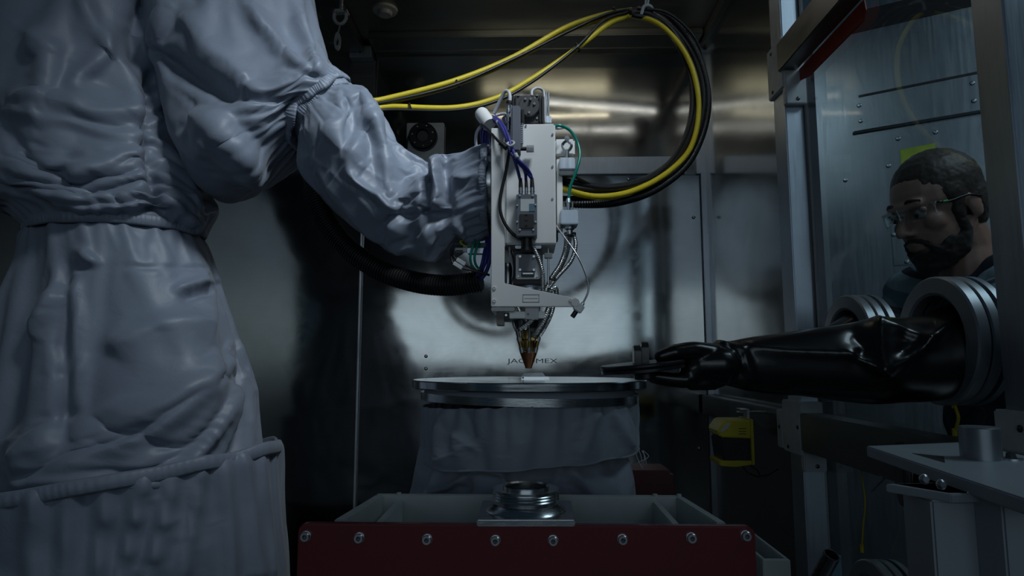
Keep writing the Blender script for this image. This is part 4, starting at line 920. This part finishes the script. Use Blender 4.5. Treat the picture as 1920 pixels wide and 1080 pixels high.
def capsule(m, a, b, ra, rb, n=14, k=5):
    a, b = Vector(a), Vector(b); d = b - a; L = max(d.length, 1e-6)
    prof = [(0, -ra)] + [(ra * math.cos(t), ra * math.sin(t)) for t in np.linspace(-PI / 2, 0, k)[1:]] + [(rb * math.cos(t), L + rb * math.sin(t)) for t in np.linspace(0, PI / 2, k)[:-1]] + [(0, L + rb)]
    m.lathe(prof, a, d if L > 1e-5 else (0, 0, 1), n); return m
def chain(m, pts):
    for (a, ra), (b, rb) in zip(pts, pts[1:]): capsule(m, a, b, ra, rb)
    return m
def ellip(m, c, r, R=None, n=20, k=12):
    c = Vector(c); R = R or Matrix.Identity(3); i0 = len(m.v)
    m.lathe([(0, -1)] + [(math.cos(t), math.sin(t)) for t in np.linspace(-PI / 2, PI / 2, k)[1:-1]] + [(0, 1)], (0, 0, 0), (0, 0, 1), n)
    for i in range(i0, len(m.v)): v = m.v[i]; m.v[i] = c + R @ Vector((v.x * r[0], v.y * r[1], v.z * r[2]))
    return m
def melt(m, vox, it=8, fac=.5):
    """fuse overlapping closed pieces into one continuous skin -> (verts, faces) mesh"""
    me = bpy.data.meshes.new('tmp'); me.from_pydata([tuple(v) for v in m.v], [], m.f)
    bm = bmesh.new(); bm.from_mesh(me); bmesh.ops.recalc_face_normals(bm, faces=bm.faces); bm.to_mesh(me); bm.free()
    o = bpy.data.objects.new('tmp', me); COL.objects.link(o)
    r = o.modifiers.new('r', 'REMESH'); r.mode = 'VOXEL'; r.voxel_size = vox
    if it: s = o.modifiers.new('s', 'SMOOTH'); s.iterations = it; s.factor = fac
    bpy.context.view_layer.update()
    out = bpy.data.meshes.new_from_object(o.evaluated_get(bpy.context.evaluated_depsgraph_get()))
    bpy.data.objects.remove(o); bpy.data.meshes.remove(me); return out
def shift(me, parent):
    b = np.array(wloc(parent)); n = len(me.vertices); c = np.empty(n * 3); me.vertices.foreach_get('co', c)
    me.vertices.foreach_set('co', (c.reshape(-1, 3) - b).reshape(-1)); me.update(); return me
def rough(me, *layers):
    """push the skin along its normals by noise layers (frequency, height)"""
    n = len(me.vertices); c = np.empty(n * 3); me.vertices.foreach_get('co', c); c = c.reshape(-1, 3)
    nr = np.empty(n * 3); me.vertex_normals.foreach_get('vector', nr); nr = nr.reshape(-1, 3)
    h = np.array([sum(a * noise.noise(Vector(q) * f) for f, a in layers) for q in c])
    me.vertices.foreach_set('co', (c + nr * h[:, None]).reshape(-1)); me.update(); return me
# --- left glove: sleeve from the near port to the hand that holds the black cover
st = [(1814, 742, 1814, 556, 1.215, 1.0), (1770, 752, 1775, 572, 1.215, 1.0), (1730, 756, 1735, 588, 1.215, .95), (1690, 756, 1690, 596, 1.215, .92), (1640, 757, 1645, 596, 1.214, .9), (1590, 752, 1590, 606, 1.213, .88), (1520, 745, 1520, 616, 1.21, .86), (1450, 738, 1450, 627, 1.205, .84), (1395, 730, 1395, 637, 1.20, .82), (1350, 720, 1350, 645, 1.195, .8), (1318, 712, 1322, 650, 1.19, .8)]
G = loft(st, 110, 130); nn = normals(G)
G = G + nn * (fold_noise(G, 7, 41) * .006)[..., None]
G = folds(G, [([(1640, 604), (1690, 618), (1745, 640)], .012, 9, 12), ([(1648, 606), (1652, 650), (1655, 697)], .010, 8, 10), ([(1590, 664), (1625, 680), (1655, 698)], .010, 12, 7), ([(1655, 698), (1700, 672), (1790, 604)], .010, 14, 8),
              ([(1400, 652), (1480, 660), (1590, 664)], .009, 16, 10), ([(1690, 625), (1720, 640), (1690, 660)], -.014, 12, 12), ([(1600, 625), (1625, 650), (1610, 668)], -.010, 14, 14), ([(1340, 645), (1375, 660), (1390, 692)], .010, 6, 8),
              ([(1355, 648), (1392, 656), (1412, 716)], .009, 6, 7), ([(1365, 655), (1380, 680), (1388, 700)], -.009, 6, 6), ([(1318, 652), (1340, 670), (1328, 695)], .009, 6, 6), ([(1350, 700), (1400, 722), (1480, 735)], .006, 10, 10)])
nv, nu = G.shape[:2]; m = MB(); m.v = [Vector(p) for p in G.reshape(-1, 3)]
for i in range(nv - 1):
    for j in range(nu): k = (j + 1) % nu; m.f.append([i * nu + j, i * nu + k, (i + 1) * nu + k, (i + 1) * nu + j])
m.f.append(list(range(nu))[::-1]); m.f.append([(nv - 1) * nu + j for j in range(nu)])
def hp(px, py, d): return P(px, py, d)
for d in (1.165, 1.19, 1.215): chain(m, [(hp(1350, 683, d), .033), (hp(1318, 684, d), .030), (hp(1300, 692, d), .024)])
chain(m, [(hp(1340, 668, 1.17), .024), (hp(1303, 657, 1.15), .0165), (hp(1290, 657, 1.147), .0155), (hp(1264, 661, 1.14), .0148), (hp(1238, 668.5, 1.14), .0112)])
for d, dx, dy, s in ((1.155, 4, -1, 1), (1.178, -2, 1, 1.04), (1.203, 5, 1, 1), (1.226, 16, 0, .88)):
    chain(m, [(hp(1312, 698, d + .01), .017 * s), (hp(1284 + dx * .5, 713 + dy, d), .0135 * s), (hp(1258 + dx, 712 + dy, d), .0118 * s), (hp(1226 + dx, 707 + dy, d), .0105 * s)])
chain(m, [(hp(1295, 724, 1.16), .008), (hp(1325, 716, 1.165), .016)]); chain(m, [(hp(1338, 724, 1.165), .008), (hp(1352, 708, 1.17), .018)])
GL = link('rubber_glove', melt(m, .0032, 7, .5), 'rubber', None, 180)
tag(GL, 'long black rubber glove reaching in from the glass wall to hold a black disc', 'glove')
# --- second glove, slack, behind the first
m = MB(); chain(m, [((XG - .01, Y2, ZP), .080), ((.72, Y2 - .005, ZP - .02), .062), ((.66, Y2 - .01, ZP - .035), .045), ((.63, Y2 - .01, ZP - .045), .034)])
for k in range(4): chain(m, [((.63, Y2 - .035 + .018 * k, ZP - .045), .013), ((.595, Y2 - .04 + .02 * k, ZP - .05), .010), ((.575, Y2 - .04 + .02 * k, ZP - .058), .009)])
chain(m, [((.65, Y2 - .04, ZP - .04), .014), ((.615, Y2 - .058, ZP - .045), .010), ((.60, Y2 - .06, ZP - .05), .009)])
g2 = link('rubber_glove', melt(m, .005, 6), 'rubber', None, 180); tag(g2, 'slack black rubber glove drooping from the port beside the far post', 'glove')
# --- the black cover held by the glove
cp = P(1205, 688, 1.165); ax = Vector((-.10, -.025, 1)).normalized()
PC = thing('port_cover', 'flat black round cover with a knob held in the rubber glove', 'cover', cp[:])
CB = simple('satin_black_cover', (.018, .019, .021), .28)
MB().lathe([(0, -.007), (.068, -.007), (.0745, -.006), (.0745, -.0015), (.072, 0), (.0745, .0015), (.0758, .003), (.0758, .006), (.074, .008), (0, .0085)], cp, ax, 64).build('cover_disc', CB, PC, smooth=30)
MB().lathe([(0, -.022), (.016, -.022), (.02, -.020), (.02, -.012), (.024, -.010), (.024, -.006)], cp + Vector((.002, -.005, 0)), ax, 32).build('lower_hub', CB, PC)
kc = cp + ax * .026 + Vector((-.004, 0, 0))
for sx, h, w in ((-.0095, .032, .0125), (.0045, .038, .0125)):
    oc = [(-.011 + .0, 0)] + [(.012 * math.cos(a), h - .012 + .012 * math.sin(a)) for a in np.linspace(PI, 0, 12)] + [(.011, 0)]
    base = cp + ax * .007 + Vector((sx - w / 2, 0, 0))
    MB().prism([base + Vector((0, a, b)) for a, b in oc], (w, 0, 0)).build('knob_tab', CB, PC, .001)
# --- yellow safety scanner on the rear beam
sx0, sx1 = PX(1348, 835, .64).x, .73
sc = thing('safety_scanner', 'yellow and black safety laser scanner mounted on the rear beam', 'scanner', (.69, 2.06, .82))
YL = simple('scanner_yellow', (.55, .48, .03), .38)
def sz(py): return P(1380, py, 2.02).z
def sxx(px): return P(px, 835, 2.02).x
y0, y1 = 2.02, 2.13
hood = [(sxx(1347), y0, sz(812)), (sxx(1349), y0, sz(803)), (sxx(1360), y0, sz(790)), (sxx(1366), y0, sz(788)), (sxx(1412), y0, sz(788)), (sxx(1412), y0, sz(822)), (sxx(1352), y0, sz(820))]
MB().prism(hood, (0, y1 - y0, 0)).build('hood', YL, sc, .004)
MB().prism([(sxx(1351), y0 - .002, sz(808)), (sxx(1362), y0 - .002, sz(794)), (sxx(1373), y0 - .002, sz(793)), (sxx(1364), y0 - .002, sz(805)), (sxx(1355), y0 - .002, sz(810))], (0, .003, 0)).build('display', simple('pale_window', (.5, .52, .5), .3), sc)
for k in range(3): MB().bb(sxx(1386), sxx(1400), y0 - .0015, y0 + .001, sz(804 + 5 * k), sz(803 + 5 * k)).build('marking', 'black_plastic', sc)
MB().prism([(sxx(1351), y0 + .004, sz(821)), (sxx(1410), y0 + .004, sz(822)), (sxx(1410), y0 + .004, sz(866)), (sxx(1356), y0 + .004, sz(866))], (0, y1 - y0 - .008, 0)).build('scan_window', 'black_plastic', sc, .004)
for k in range(2): MB().lathe([(.020, 0), (.020, .0015), (.018, .0015)], ((sxx(1351) + sxx(1395)) / 2, y0 + .02, sz(833 + 16 * k)), (0, 0, 1), 20).build('groove', 'black_matt', sc)
MB().prism([(sxx(1347), y0, sz(864)), (sxx(1412), y0, sz(864)), (sxx(1412), y0, sz(871)), (sxx(1378), y0, sz(876)), (sxx(1349), y0, sz(874))], (0, y1 - y0, 0)).build('base', YL, sc, .003)
MB().bb(sxx(1408), sxx(1413), y0 - .006, y1, sz(871), sz(786)).build('back_plate', YL, sc, .001)
MB().bb(sxx(1410), sxx(1414), 2.05, 2.09, sz(790), sz(768)).build('bracket', 'alu', sc, .001)
MB().cyl((sxx(1391), 2.06, sz(774)), (.747, 2.06, sz(774)), .004, 10).build('bracket_bolt', 'bolt', sc); MB().bb(sxx(1396), sxx(1413), 2.045, 2.09, sz(770), sz(768)).build('bracket', 'bolt', sc)
cable('lead', [(1392, 872, 2.06), (1400, 884, 2.05), (1415, 892, 2.05), (1424, 893, 2.07), (1420, 882, 2.09), (1408, 874, 2.1)], .0022, 'black_hose', sc, 30); cable('lead', [(1424, 893, 2.07), (1440, 890, 2.06), (1458, 880, 2.02)], .0022, 'black_hose', sc, 20)
# --- white work stand in front of the glass
zt_ = 1.085
def sp_(px, py): return PZ(px, py, zt_)
A, B_, C_, D_ = sp_(1624, 836), sp_(1800, 829), sp_(2050, 880), sp_(1990, 958)
WS = simple('stand_white_paint', (.36, .40, .44), .4, 0, .05, 8)
ST = thing('work_stand', 'pale painted work stand with a flat top plate in front of the glass wall', 'stand', (.47, .62, 0))
c0 = (A + B_ + C_ + D_) / 4
pl = MB().prism([A, B_, C_, D_], (0, 0, -.014)).build('top_plate', WS, ST, .0015)
slot = [sp_(1710, 850), sp_(1770, 856), sp_(1772, 868)]
MB().prism([v + Vector((0, 0, .0004)) for v in slot], (0, 0, -.001)).build('slot', 'dark', pl)
lx0, lx1 = P(1750, 1000, .66).x, P(1846, 1000, .66).x; lz = P(1790, 938, .66).z
oct_ = [(lx0, .66), (lx0 + .022, .655), (lx1, .66), (lx1, .71), (lx0, .71)]
MB().prism([(x, y, 0) for x, y in oct_], (0, 0, lz)).build('column', WS, ST, .002)
MB().prism([(lx0 - .022, .70, lz), (lx0 + .012, .648, lz), (lx1 + .01, .652, lz), (lx1 + .02, .715, lz)], (0, 0, .008)).build('column_flange', WS, ST, .001)
MB().prism([(lx0 - .012, .70, lz + .008), (lx0 + .014, .655, lz + .008), (lx1 + .008, .657, lz + .008), (lx1 + .016, .712, lz + .008)], (0, 0, zt_ - .014 - lz - .008)).build('spacer', 'black_matt', ST)
for px, py in ((1732, 898), (1764, 908), (1822, 927)): q = P(px, py, .655); MB().lathe([(0, .004), (.003, .004), (.005, .002), (.005, 0)], q, (0, -1, 0), 12).build('bolt', 'bolt', ST)
q0 = P(1884, 1010, .62); MB().bb(q0.x, q0.x + .05, .62, .66, 0, P(1884, 925, .62).z).build('column', WS, ST, .002)
cyb = sp_(1840, 860); cr = 32 / F * cyb.y
cyl = MB().lathe([(0, 0), (cr, 0), (cr, .036), (cr - .001, .0375), (0, .0375)], cyb, (0, 0, 1), 40).build('metal_cylinder', simple('grey_turned_metal', (.30, .33, .36), .35, .7, .05), None, smooth=30)
tag(cyl, 'short solid metal cylinder standing on the pale work stand', 'cylinder')
kq = sp_(1896, 862); kb = thing('set_screw', 'small bolt with a washer on the work stand beside the cylinder', 'bolt', kq[:])
MB().lathe([(0, .002), (.012, .002), (.012, 0)], kq, (0, 0, 1), 20).build('washer', 'bolt', kb); MB().lathe([(0, .008), (.005, .008), (.006, .003), (.006, .002)], kq, (0, 0, 1), 6).build('head', 'bolt_dark', kb)
# --- cords, pipe, hanging cover at the lower right
t = thing('port_tether', 'short yellow tether with crimped ends hanging under the near glove port', 'tether', PX(1790, 812, .775)[:])
MB().tube(curve([PX(1787, 750, .775), PX(1793, 768, .772), PX(1797, 785, .772), PX(1790, 812, .775)], 40), .0028, 8).build('line', 'yellow', t, smooth=180)
for a in ((1789, 758), (1790, 810)):
    q = PX(*a, .774); MB().cyl(q + Vector((0, 0, .007)), q - Vector((0, 0, .007)), .0042, 10).build('crimp', 'yellow', t)
t = thing('port_tether', 'long thin yellow tether hanging from the beam down to the low glove port', 'tether', PX(1616, 1030, .765)[:])
MB().tube(curve([PX(1612, 874, .765), PX(1618, 905, .76), PX(1622, 945, .76), PX(1618, 990, .76), PX(1616, 1030, .765)], 40), .0018, 8).build('line', 'yellow', t, smooth=180)
q = PX(1616, 1028, .765); MB().cyl(q + Vector((0, 0, .009)), q - Vector((0, 0, .009)), .004, 10).build('crimp', 'yellow', t)
pp = thing('steel_pipe', 'open end of a slanted steel pipe beside the low glove port', 'pipe', P(1545, 1080, 1.45)[:])
a, b = P(1560, 1040, 1.42), P(1522, 1110, 1.47)
b2 = b + (b - a) * 6
MB().lathe([(.014, 0), (.017, 0), (.017, (b2 - a).length), (.014, (b2 - a).length), (.014, 0)], a, b2 - a, 28).build('pipe_wall', 'machined', pp)
hc = thing('hanging_cover', 'dark round cover hanging under the beam behind the work stand', 'cover', (.70, 1.24, .95))
q = PX(1684, 888, .71)
MB().lathe([(0, 0), (.058, 0), (.060, .003), (.060, .012), (.057, .015), (0, .015)], q, (1, -.4, 0), 40).build('cover_disc', 'black_matt', hc)
a, b = PX(1632, 920, .69), PX(1656, 894, .70); MB().box((a + b) / 2, ((b - a).length, .006, .009), (b - a).to_track_quat('X', 'Z').to_matrix()).build('strap', 'alu', hc, .001)
MB().cyl(q + Vector((.01, 0, .05)), Vector((q.x + .03, q.y, .958)), .003, 8).build('hanger', 'bolt', hc)
# --- steel cabinet in the hall, seen through the glass
PA, PBt = P(1595, 600, 2.6), P(1830, 600, 2.384); ud = (PBt - PA); ud.z = 0; ud.normalize(); nd = Vector((ud.y, -ud.x, 0))
if nd.y > 0: nd = -nd
def PP(px, py, off=0):
    r = RCAM @ Vector(((px - 960) / F, (540 - py) / F, -1)); o = Vector((0, 0, CAMZ))
    return o + r * (((PA + nd * off - o).dot(nd)) / r.dot(nd))
cb = PP(1600, 700); CAB = thing('steel_cabinet', 'tall brushed steel cabinet with bolted plates behind the glass', 'cabinet', (cb.x, cb.y, 0))
CM = steel('cabinet_steel', (.40, .43, .46), (.30, .42), (20, 20, 1), 5, .003, .0001, .3)
x0 = PP(1552, 600); x1 = PP(1960, 600)
MB().prism([(x0.x, x0.y, .0), (x1.x, x1.y, .0), (x1.x - nd.x * .5, x1.y - nd.y * .5, .0), (x0.x - nd.x * .5, x0.y - nd.y * .5, .0)], (0, 0, 2.75)).build('body', CM, CAB, .004)
def onp(name, pxs, t, mat, par=None, off=0, bev=.001): return MB().prism([PP(a, b, off) for a, b in pxs], nd * t).build(name, mat, par or CAB, bev)
onp('slot', [(1580, 68), (1822, 12), (1822, -30), (1604, 22)], .002, 'dark', bev=0)
p1 = onp('cover_plate', [(1597, 184), (1834, 139), (1840, 207), (1601, 247)], .006, CM)
onp('groove', [(1610, 180), (1834, 135), (1834, 139), (1610, 184)], .009, 'black_matt', bev=0); onp('groove', [(1599, 249), (1841, 208), (1841, 212), (1599, 253)], .009, 'black_matt', bev=0)
for a in ((1611, 198), (1614, 227), (1823, 156), (1826, 189)): MB().lathe([(0, .006), (.006, .005), (.009, 0)], PP(*a, .006), nd, 14).build('bolt', 'bolt', p1)
p2 = onp('frame_plate', [(1657, 257), (1783, 239), (1792, 492), (1676, 498)], .005, CM)
onp('window', [(1687, 281), (1754, 268), (1764, 460), (1700, 471)], .002, simple('lime_window', (.42, .52, .06), .5), p2, .005)
for a in ((1684, 260), (1754, 248), (1666, 311), (1676, 440), (1700, 491)): MB().lathe([(0, .006), (.006, .005), (.009, 0)], PP(*a, .005), nd, 14).build('bolt', 'bolt', p2)
for a in ((1585, 338),): MB().lathe([(0, .006), (.006, .005), (.009, 0)], PP(*a), nd, 14).build('bolt', 'bolt', CAB)
# ================================================================== the person behind the glass
HC = P(1757, 392, 1.52)
yawp = math.radians(13); tilt = math.radians(16)
fwd = Vector((-math.cos(yawp), -math.sin(yawp), 0)); left = Vector((0, 0, 1)).cross(fwd)
RH = Matrix((fwd, left, Vector((0, 0, 1)))).transposed() @ Matrix.Rotation(tilt, 3, 'Y')
SC = 1.06
def hl(x, y, z): return HC + RH @ Vector((x * SC, y * SC, z * SC))
PE = thing('person', 'person in safety glasses and a striped hooded top looking down at their gloved work', 'person', (1.06, 1.53, 0))
def he(m, c, r, rot=None): return ellip(m, hl(*c), tuple(SC * k for k in r), RH @ (rot or Matrix.Identity(3)))
def hc_(m, pts): return chain(m, [(hl(*p), r * SC) for p, r in pts])
nb = Vector((1.045, 1.535, 1.385))
shL, shR = Vector((1.045, 1.36, 1.33)), Vector((1.03, 1.72, 1.375))
elL, elR = Vector((.84, 1.235, 1.245)), Vector((.93, 1.66, 1.20))
wrL, wrR = Vector((.60, 1.212, 1.205)), Vector((.72, 1.555, 1.225))
hip = Vector((1.17, 1.54, .95))
m = MB()
he(m, (-.006, 0, .034), (.098, .076, .088)); he(m, (.026, 0, -.035), (.066, .060, .082)); he(m, (.055, 0, -.108), (.030, .028, .020))
for s in (-1, 1):
    hc_(m, [((-.012, .056 * s, -.045), .016), ((.018, .046 * s, -.088), .016), ((.052, .018 * s, -.112), .016)])
    he(m, (.056, .040 * s, -.024), (.026, .022, .022)); he(m, (-.016, .077 * s, -.014), (.016, .006, .027), Matrix.Rotation(.25, 3, 'Y') @ Matrix.Rotation(-.3 * s, 3, 'Z'))
    hc_(m, [((-.006, .078 * s, .004), .0035), ((-.017, .081 * s, .009), .0035), ((-.028, .081 * s, -.006), .004), ((-.020, .078 * s, -.032), .0055)])
    he(m, (.099, .011 * s, -.037), (.010, .007, .007))
hc_(m, [((.082, -.036, .024), .011), ((.089, -.012, .022), .012), ((.089, .012, .022), .012), ((.082, .036, .024), .011)])
hc_(m, [((.090, 0, .016), .0085), ((.102, 0, -.012), .0085), ((.113, 0, -.032), .0115)])
he(m, (.086, 0, -.062), (.013, .024, .006)); he(m, (.084, 0, -.073), (.012, .021, .007))
hc_(m, [((-.03, 0, -.03), .056), ((-.045, 0, -.10), .054)]); chain(m, [(hl(-.045, 0, -.10), .056), (nb, .062), (nb + Vector((.02, 0, -.08)), .08)])
def torso(m, g=0):
    ellip(m, (1.09, 1.54, 1.24), (.115 + g, .165 + g, .15 + g)); ellip(m, (1.13, 1.54, 1.06), (.115 + g, .155 + g, .16 + g)); ellip(m, hip, (.115 + g, .16 + g, .11 + g))
    chain(m, [(shL + Vector((.01, .03, 0)), .066 + g), (nb + Vector((.02, 0, -.05)), .062 + g), (shR + Vector((.01, -.03, 0)), .066 + g)])
    chain(m, [(shL, .062 + g), ((shL + elL) / 2, .052 + g), (elL, .043 + g * .8)]); chain(m, [(shR, .062 + g), ((shR + elR) / 2, .052 + g), (elR, .045 + g), ((elR + wrR) / 2, .041 + g * .6)])
torso(m)
chain(m, [(elL, .041), ((elL * .5 + wrL * .5), .034), (wrL, .024), (wrL + Vector((-.06, 0, 0)), .022)]); chain(m, [(elR, .043), (wrR, .030), (wrR + Vector((-.05, -.01, -.02)), .028)])
for w, d in ((wrL + Vector((-.06, 0, 0)), Vector((-.05, 0, 0))), (wrR + Vector((-.05, -.01, -.02)), Vector((-.04, -.005, -.02)))):
    for k in range(4): a = w + Vector((-.01, -.022 + .015 * k, 0)); chain(m, [(a, .010), (a + d * .6, .0085), (a + d * (1.0, 1.12, 1.06, .85)[k], .0075)])
    chain(m, [(w + Vector((.01, -.016, 0)), .012), (w + Vector((-.02, -.026, -.006)), .009), (w + Vector((-.035, -.026, -.012)), .008)])
for s in (-1, 1):
    a = hip + Vector((0, .085 * s, -.03)); chain(m, [(a, .085), (a + Vector((-.02, .01 * s, -.44)), .058), (a + Vector((.02, .015 * s, -.84)), .042)]); chain(m, [(a + Vector((.03, .015 * s, -.86)), .04), (a + Vector((-.14, .03 * s, -.885)), .035)])
SK = simple('skin', (.44, .26, .20), .48, 0, .10, 30, .0006); SK.node_tree.nodes['Principled BSDF'].inputs['Subsurface Weight'].default_value = .08
link('body', shift(melt(m, .0045, 4, .5), PE), SK, PE, 180)
# finer head skin follows the same forms: eyes, brows, hair, beard
for s in (-1, 1):
    e = hl(.078, .031 * s, .002); o = ellip(MB(), e, (.0125, .0125, .0125)).build('eye', simple('eye_white', (.5, .48, .45), .25), PE, smooth=180)
    capsule(MB(), hl(.079, .031 * s - .010, .0075), hl(.079, .031 * s + .010, .0075), .0075 * SC, .0075 * SC).build('eyelid', SK, PE, smooth=180)
    ellip(MB(), hl(.0895, .031 * s, -.002), (.003, .0055, .0055), RH).build('iris', 'black_plastic', o, smooth=180)
    MB().tube(curve([hl(.092, .012 * s, .026), hl(.094, .026 * s, .033), hl(.083, .046 * s, .028)], 14), .0042, 8, True, lambda i, t: .0046 * (1 - .6 * abs(t - .4))).build('eyebrow', simple('eyebrow_brown', (.03, .02, .015), .7), PE, smooth=180)
HM = fabricmat('short_brown_hair', (.040, .026, .018), .55, .001, .45)
m = MB(); he(m, (-.016, 0, .048), (.1005, .0800, .0875)); he(m, (-.042, 0, .006), (.072, .0775, .086))
for s in (-1, 1): he(m, (.006, .063 * s, .030), (.034, .0155, .034)); he(m, (.012, .0615 * s, -.006), (.017, .0125, .034))
hm_ = melt(m, .0035, 8)
rough(hm_, (120, .0010), (300, .0010))
link('hair', shift(hm_, PE), HM, PE, 180)
m = MB()
for s in (-1, 1):
    hc_(m, [((.014, .058 * s, -.03), .012), ((.004, .058 * s, -.058), .013), ((.018, .051 * s, -.094), .016), ((.050, .024 * s, -.116), .018)])
    hc_(m, [((.040, .050 * s, -.066), .010), ((.062, .036 * s, -.088), .012), ((.074, .018 * s, -.098), .012)]); hc_(m, [((.094, .004 * s, -.052), .006), ((.085, .024 * s, -.060), .006), ((.072, .034 * s, -.078), .007)])
    hc_(m, [((.018, .052 * s, -.07), .013), ((.045, .038 * s, -.10), .014)])
he(m, (.060, 0, -.116), (.032, .030, .022)); he(m, (.078, 0, -.092), (.012, .016, .010))
bm_ = melt(m, .0045, 4)
rough(bm_, (110, .0024), (275, .0016))
link('beard', shift(bm_, PE), fabricmat('dark_beard', (.026, .018, .014), .7, .001, .4), PE, 180)
# hooded top with a striped yoke
m, nt, b = newmat('striped_navy_top')
m_h = m
geo = N(nt, 'ShaderNodeTexCoord'); sep = N(nt, 'ShaderNodeSeparateXYZ'); nt.links.new(geo.outputs['Object'], sep.inputs[0])
mpn = N(nt, 'ShaderNodeMath', operation='MULTIPLY_ADD'); mpn.inputs[1].default_value = -.35; ab = N(nt, 'ShaderNodeMath', operation='ABSOLUTE'); nt.links.new(sep.outputs['Y'], ab.inputs[0]); nt.links.new(ab.outputs[0], mpn.inputs[0]); nt.links.new(sep.outputs['Z'], mpn.inputs[2])
r = N(nt, 'ShaderNodeValToRGB'); nt.links.new(mpn.outputs[0], r.inputs[0]); cr = r.color_ramp; cr.interpolation = 'CONSTANT'
navy, teal, lite = (.010, .016, .032, 1), (.10, .17, .21, 1), (.24, .32, .36, 1)
mr = N(nt, 'ShaderNodeMapRange'); mr.inputs[1].default_value = 1.0; mr.inputs[2].default_value = 1.5; nt.links.new(mpn.outputs[0], mr.inputs[0]); nt.links.new(mr.outputs[0], r.inputs[0])
cr.elements[0].position = 0; cr.elements[0].color = navy; cr.elements[1].position = .50; cr.elements[1].color = teal
for pos, c in ((.55, navy), (.58, teal), (.66, lite), (.74, navy), (.77, teal), (.82, lite), (.90, navy)): e = cr.elements.new(pos); e.color = c
nt.links.new(r.outputs[0], b.inputs['Base Color']); b.inputs['Roughness'].default_value = .85
nz = noise_tex(nt, 14, 4); bump(nt, b, nz.outputs[0], .5, .01)
m = MB(); torso(m, .016); tm = melt(m, .008, 4)
rough(tm, (13, .010), (28, .005))
link('hooded_top', shift(tm, PE), m_h, PE, 180)
m = MB(); rp = [nb + Vector((x, y, z)) for x, y, z in ((-.075, -.035, -.05), (-.03, -.085, .0), (.04, -.095, .045), (.10, -.02, .07), (.09, .07, .05), (.01, .10, .01), (-.06, .05, -.04))]
pts = curve([*rp, rp[0]], 60); m.tube(pts, .026, 12, False, lambda i, t: .026 + .006 * math.sin(i * .7)); m.build('hood', simple('navy_hood', (.012, .018, .034), .85), PE, smooth=180)
for y, dz in ((-.05, 0), (.03, -.01)): MB().tube(curve([nb + Vector((-.085, y, -.06)), nb + Vector((-.10, y - .01, -.11)), nb + Vector((-.075, y - .012, -.19 + dz))], 16), .0028, 6).build('drawstring', simple('grey_drawstring', (.3, .34, .36), .7), PE, smooth=180)
m = MB()
for s in (-1, 1): a = hip + Vector((0, .085 * s, .02)); chain(m, [(a, .105), (a + Vector((-.02, .01 * s, -.46)), .075), (a + Vector((.02, .015 * s, -.90)), .058)])
link('trousers', shift(melt(m, .012, 3), PE), simple('dark_trousers', (.02, .025, .035), .85), PE, 180)
# safety glasses
GS = thing('safety_glasses', 'clear wraparound safety glasses worn by the person', 'glasses', hl(.1, 0, 0)[:])
def lensgrid(s):
    m = MB(); nu_, nv_ = 12, 7
    for i in range(nv_):
        for j in range(nu_):
            u, v = j / (nu_ - 1), i / (nv_ - 1); ang = (.06 + u * 1.0)
            h = (.016 - .032 * v) * (1 - .25 * u) ; x = .030 + .083 * math.cos(ang) ; y = s * (.004 + .078 * math.sin(ang))
            if v > .6 and u < .25: h += .012 * (1 - u / .25)
            m.v.append(hl(x, y, h + .002))
    for i in range(nv_ - 1):
        for j in range(nu_ - 1): m.f.append([i * nu_ + j, i * nu_ + j + 1, (i + 1) * nu_ + j + 1, (i + 1) * nu_ + j])
    return m
for s in (-1, 1):
    o = lensgrid(s).build('lens', 'clear', GS, smooth=180); sd = o.modifiers.new('t', 'SOLIDIFY'); sd.thickness = .002
    tp_ = [hl(.030 + .084 * math.cos(.06 + u), s * (.004 + .079 * math.sin(.06 + u)), .016 * (1 - .25 * u) + .003) for u in np.linspace(0, 1, 12)]
    MB().tube(tp_, .0022, 8).build('brow_bar', 'clear', GS, smooth=180)
    MB().tube(curve([tp_[-1], hl(.045, .077 * s, .010), hl(.0, .083 * s, .012), hl(-.03, .084 * s, .002)], 20), .0026, 8).build('temple', 'black_plastic', GS, smooth=180)
    MB().tube(curve([hl(.062, .0755 * s, .012), hl(.05, .0775 * s, .0115)], 5), .0032, 8).build('temple_accent', simple('green_accent', (.02, .3, .08), .4), GS, smooth=180)
MB().tube(curve([hl(.112, -.006, .012), hl(.116, 0, .011), hl(.112, .006, .012)], 10), .0026, 8).build('bridge', 'clear', GS, smooth=180)
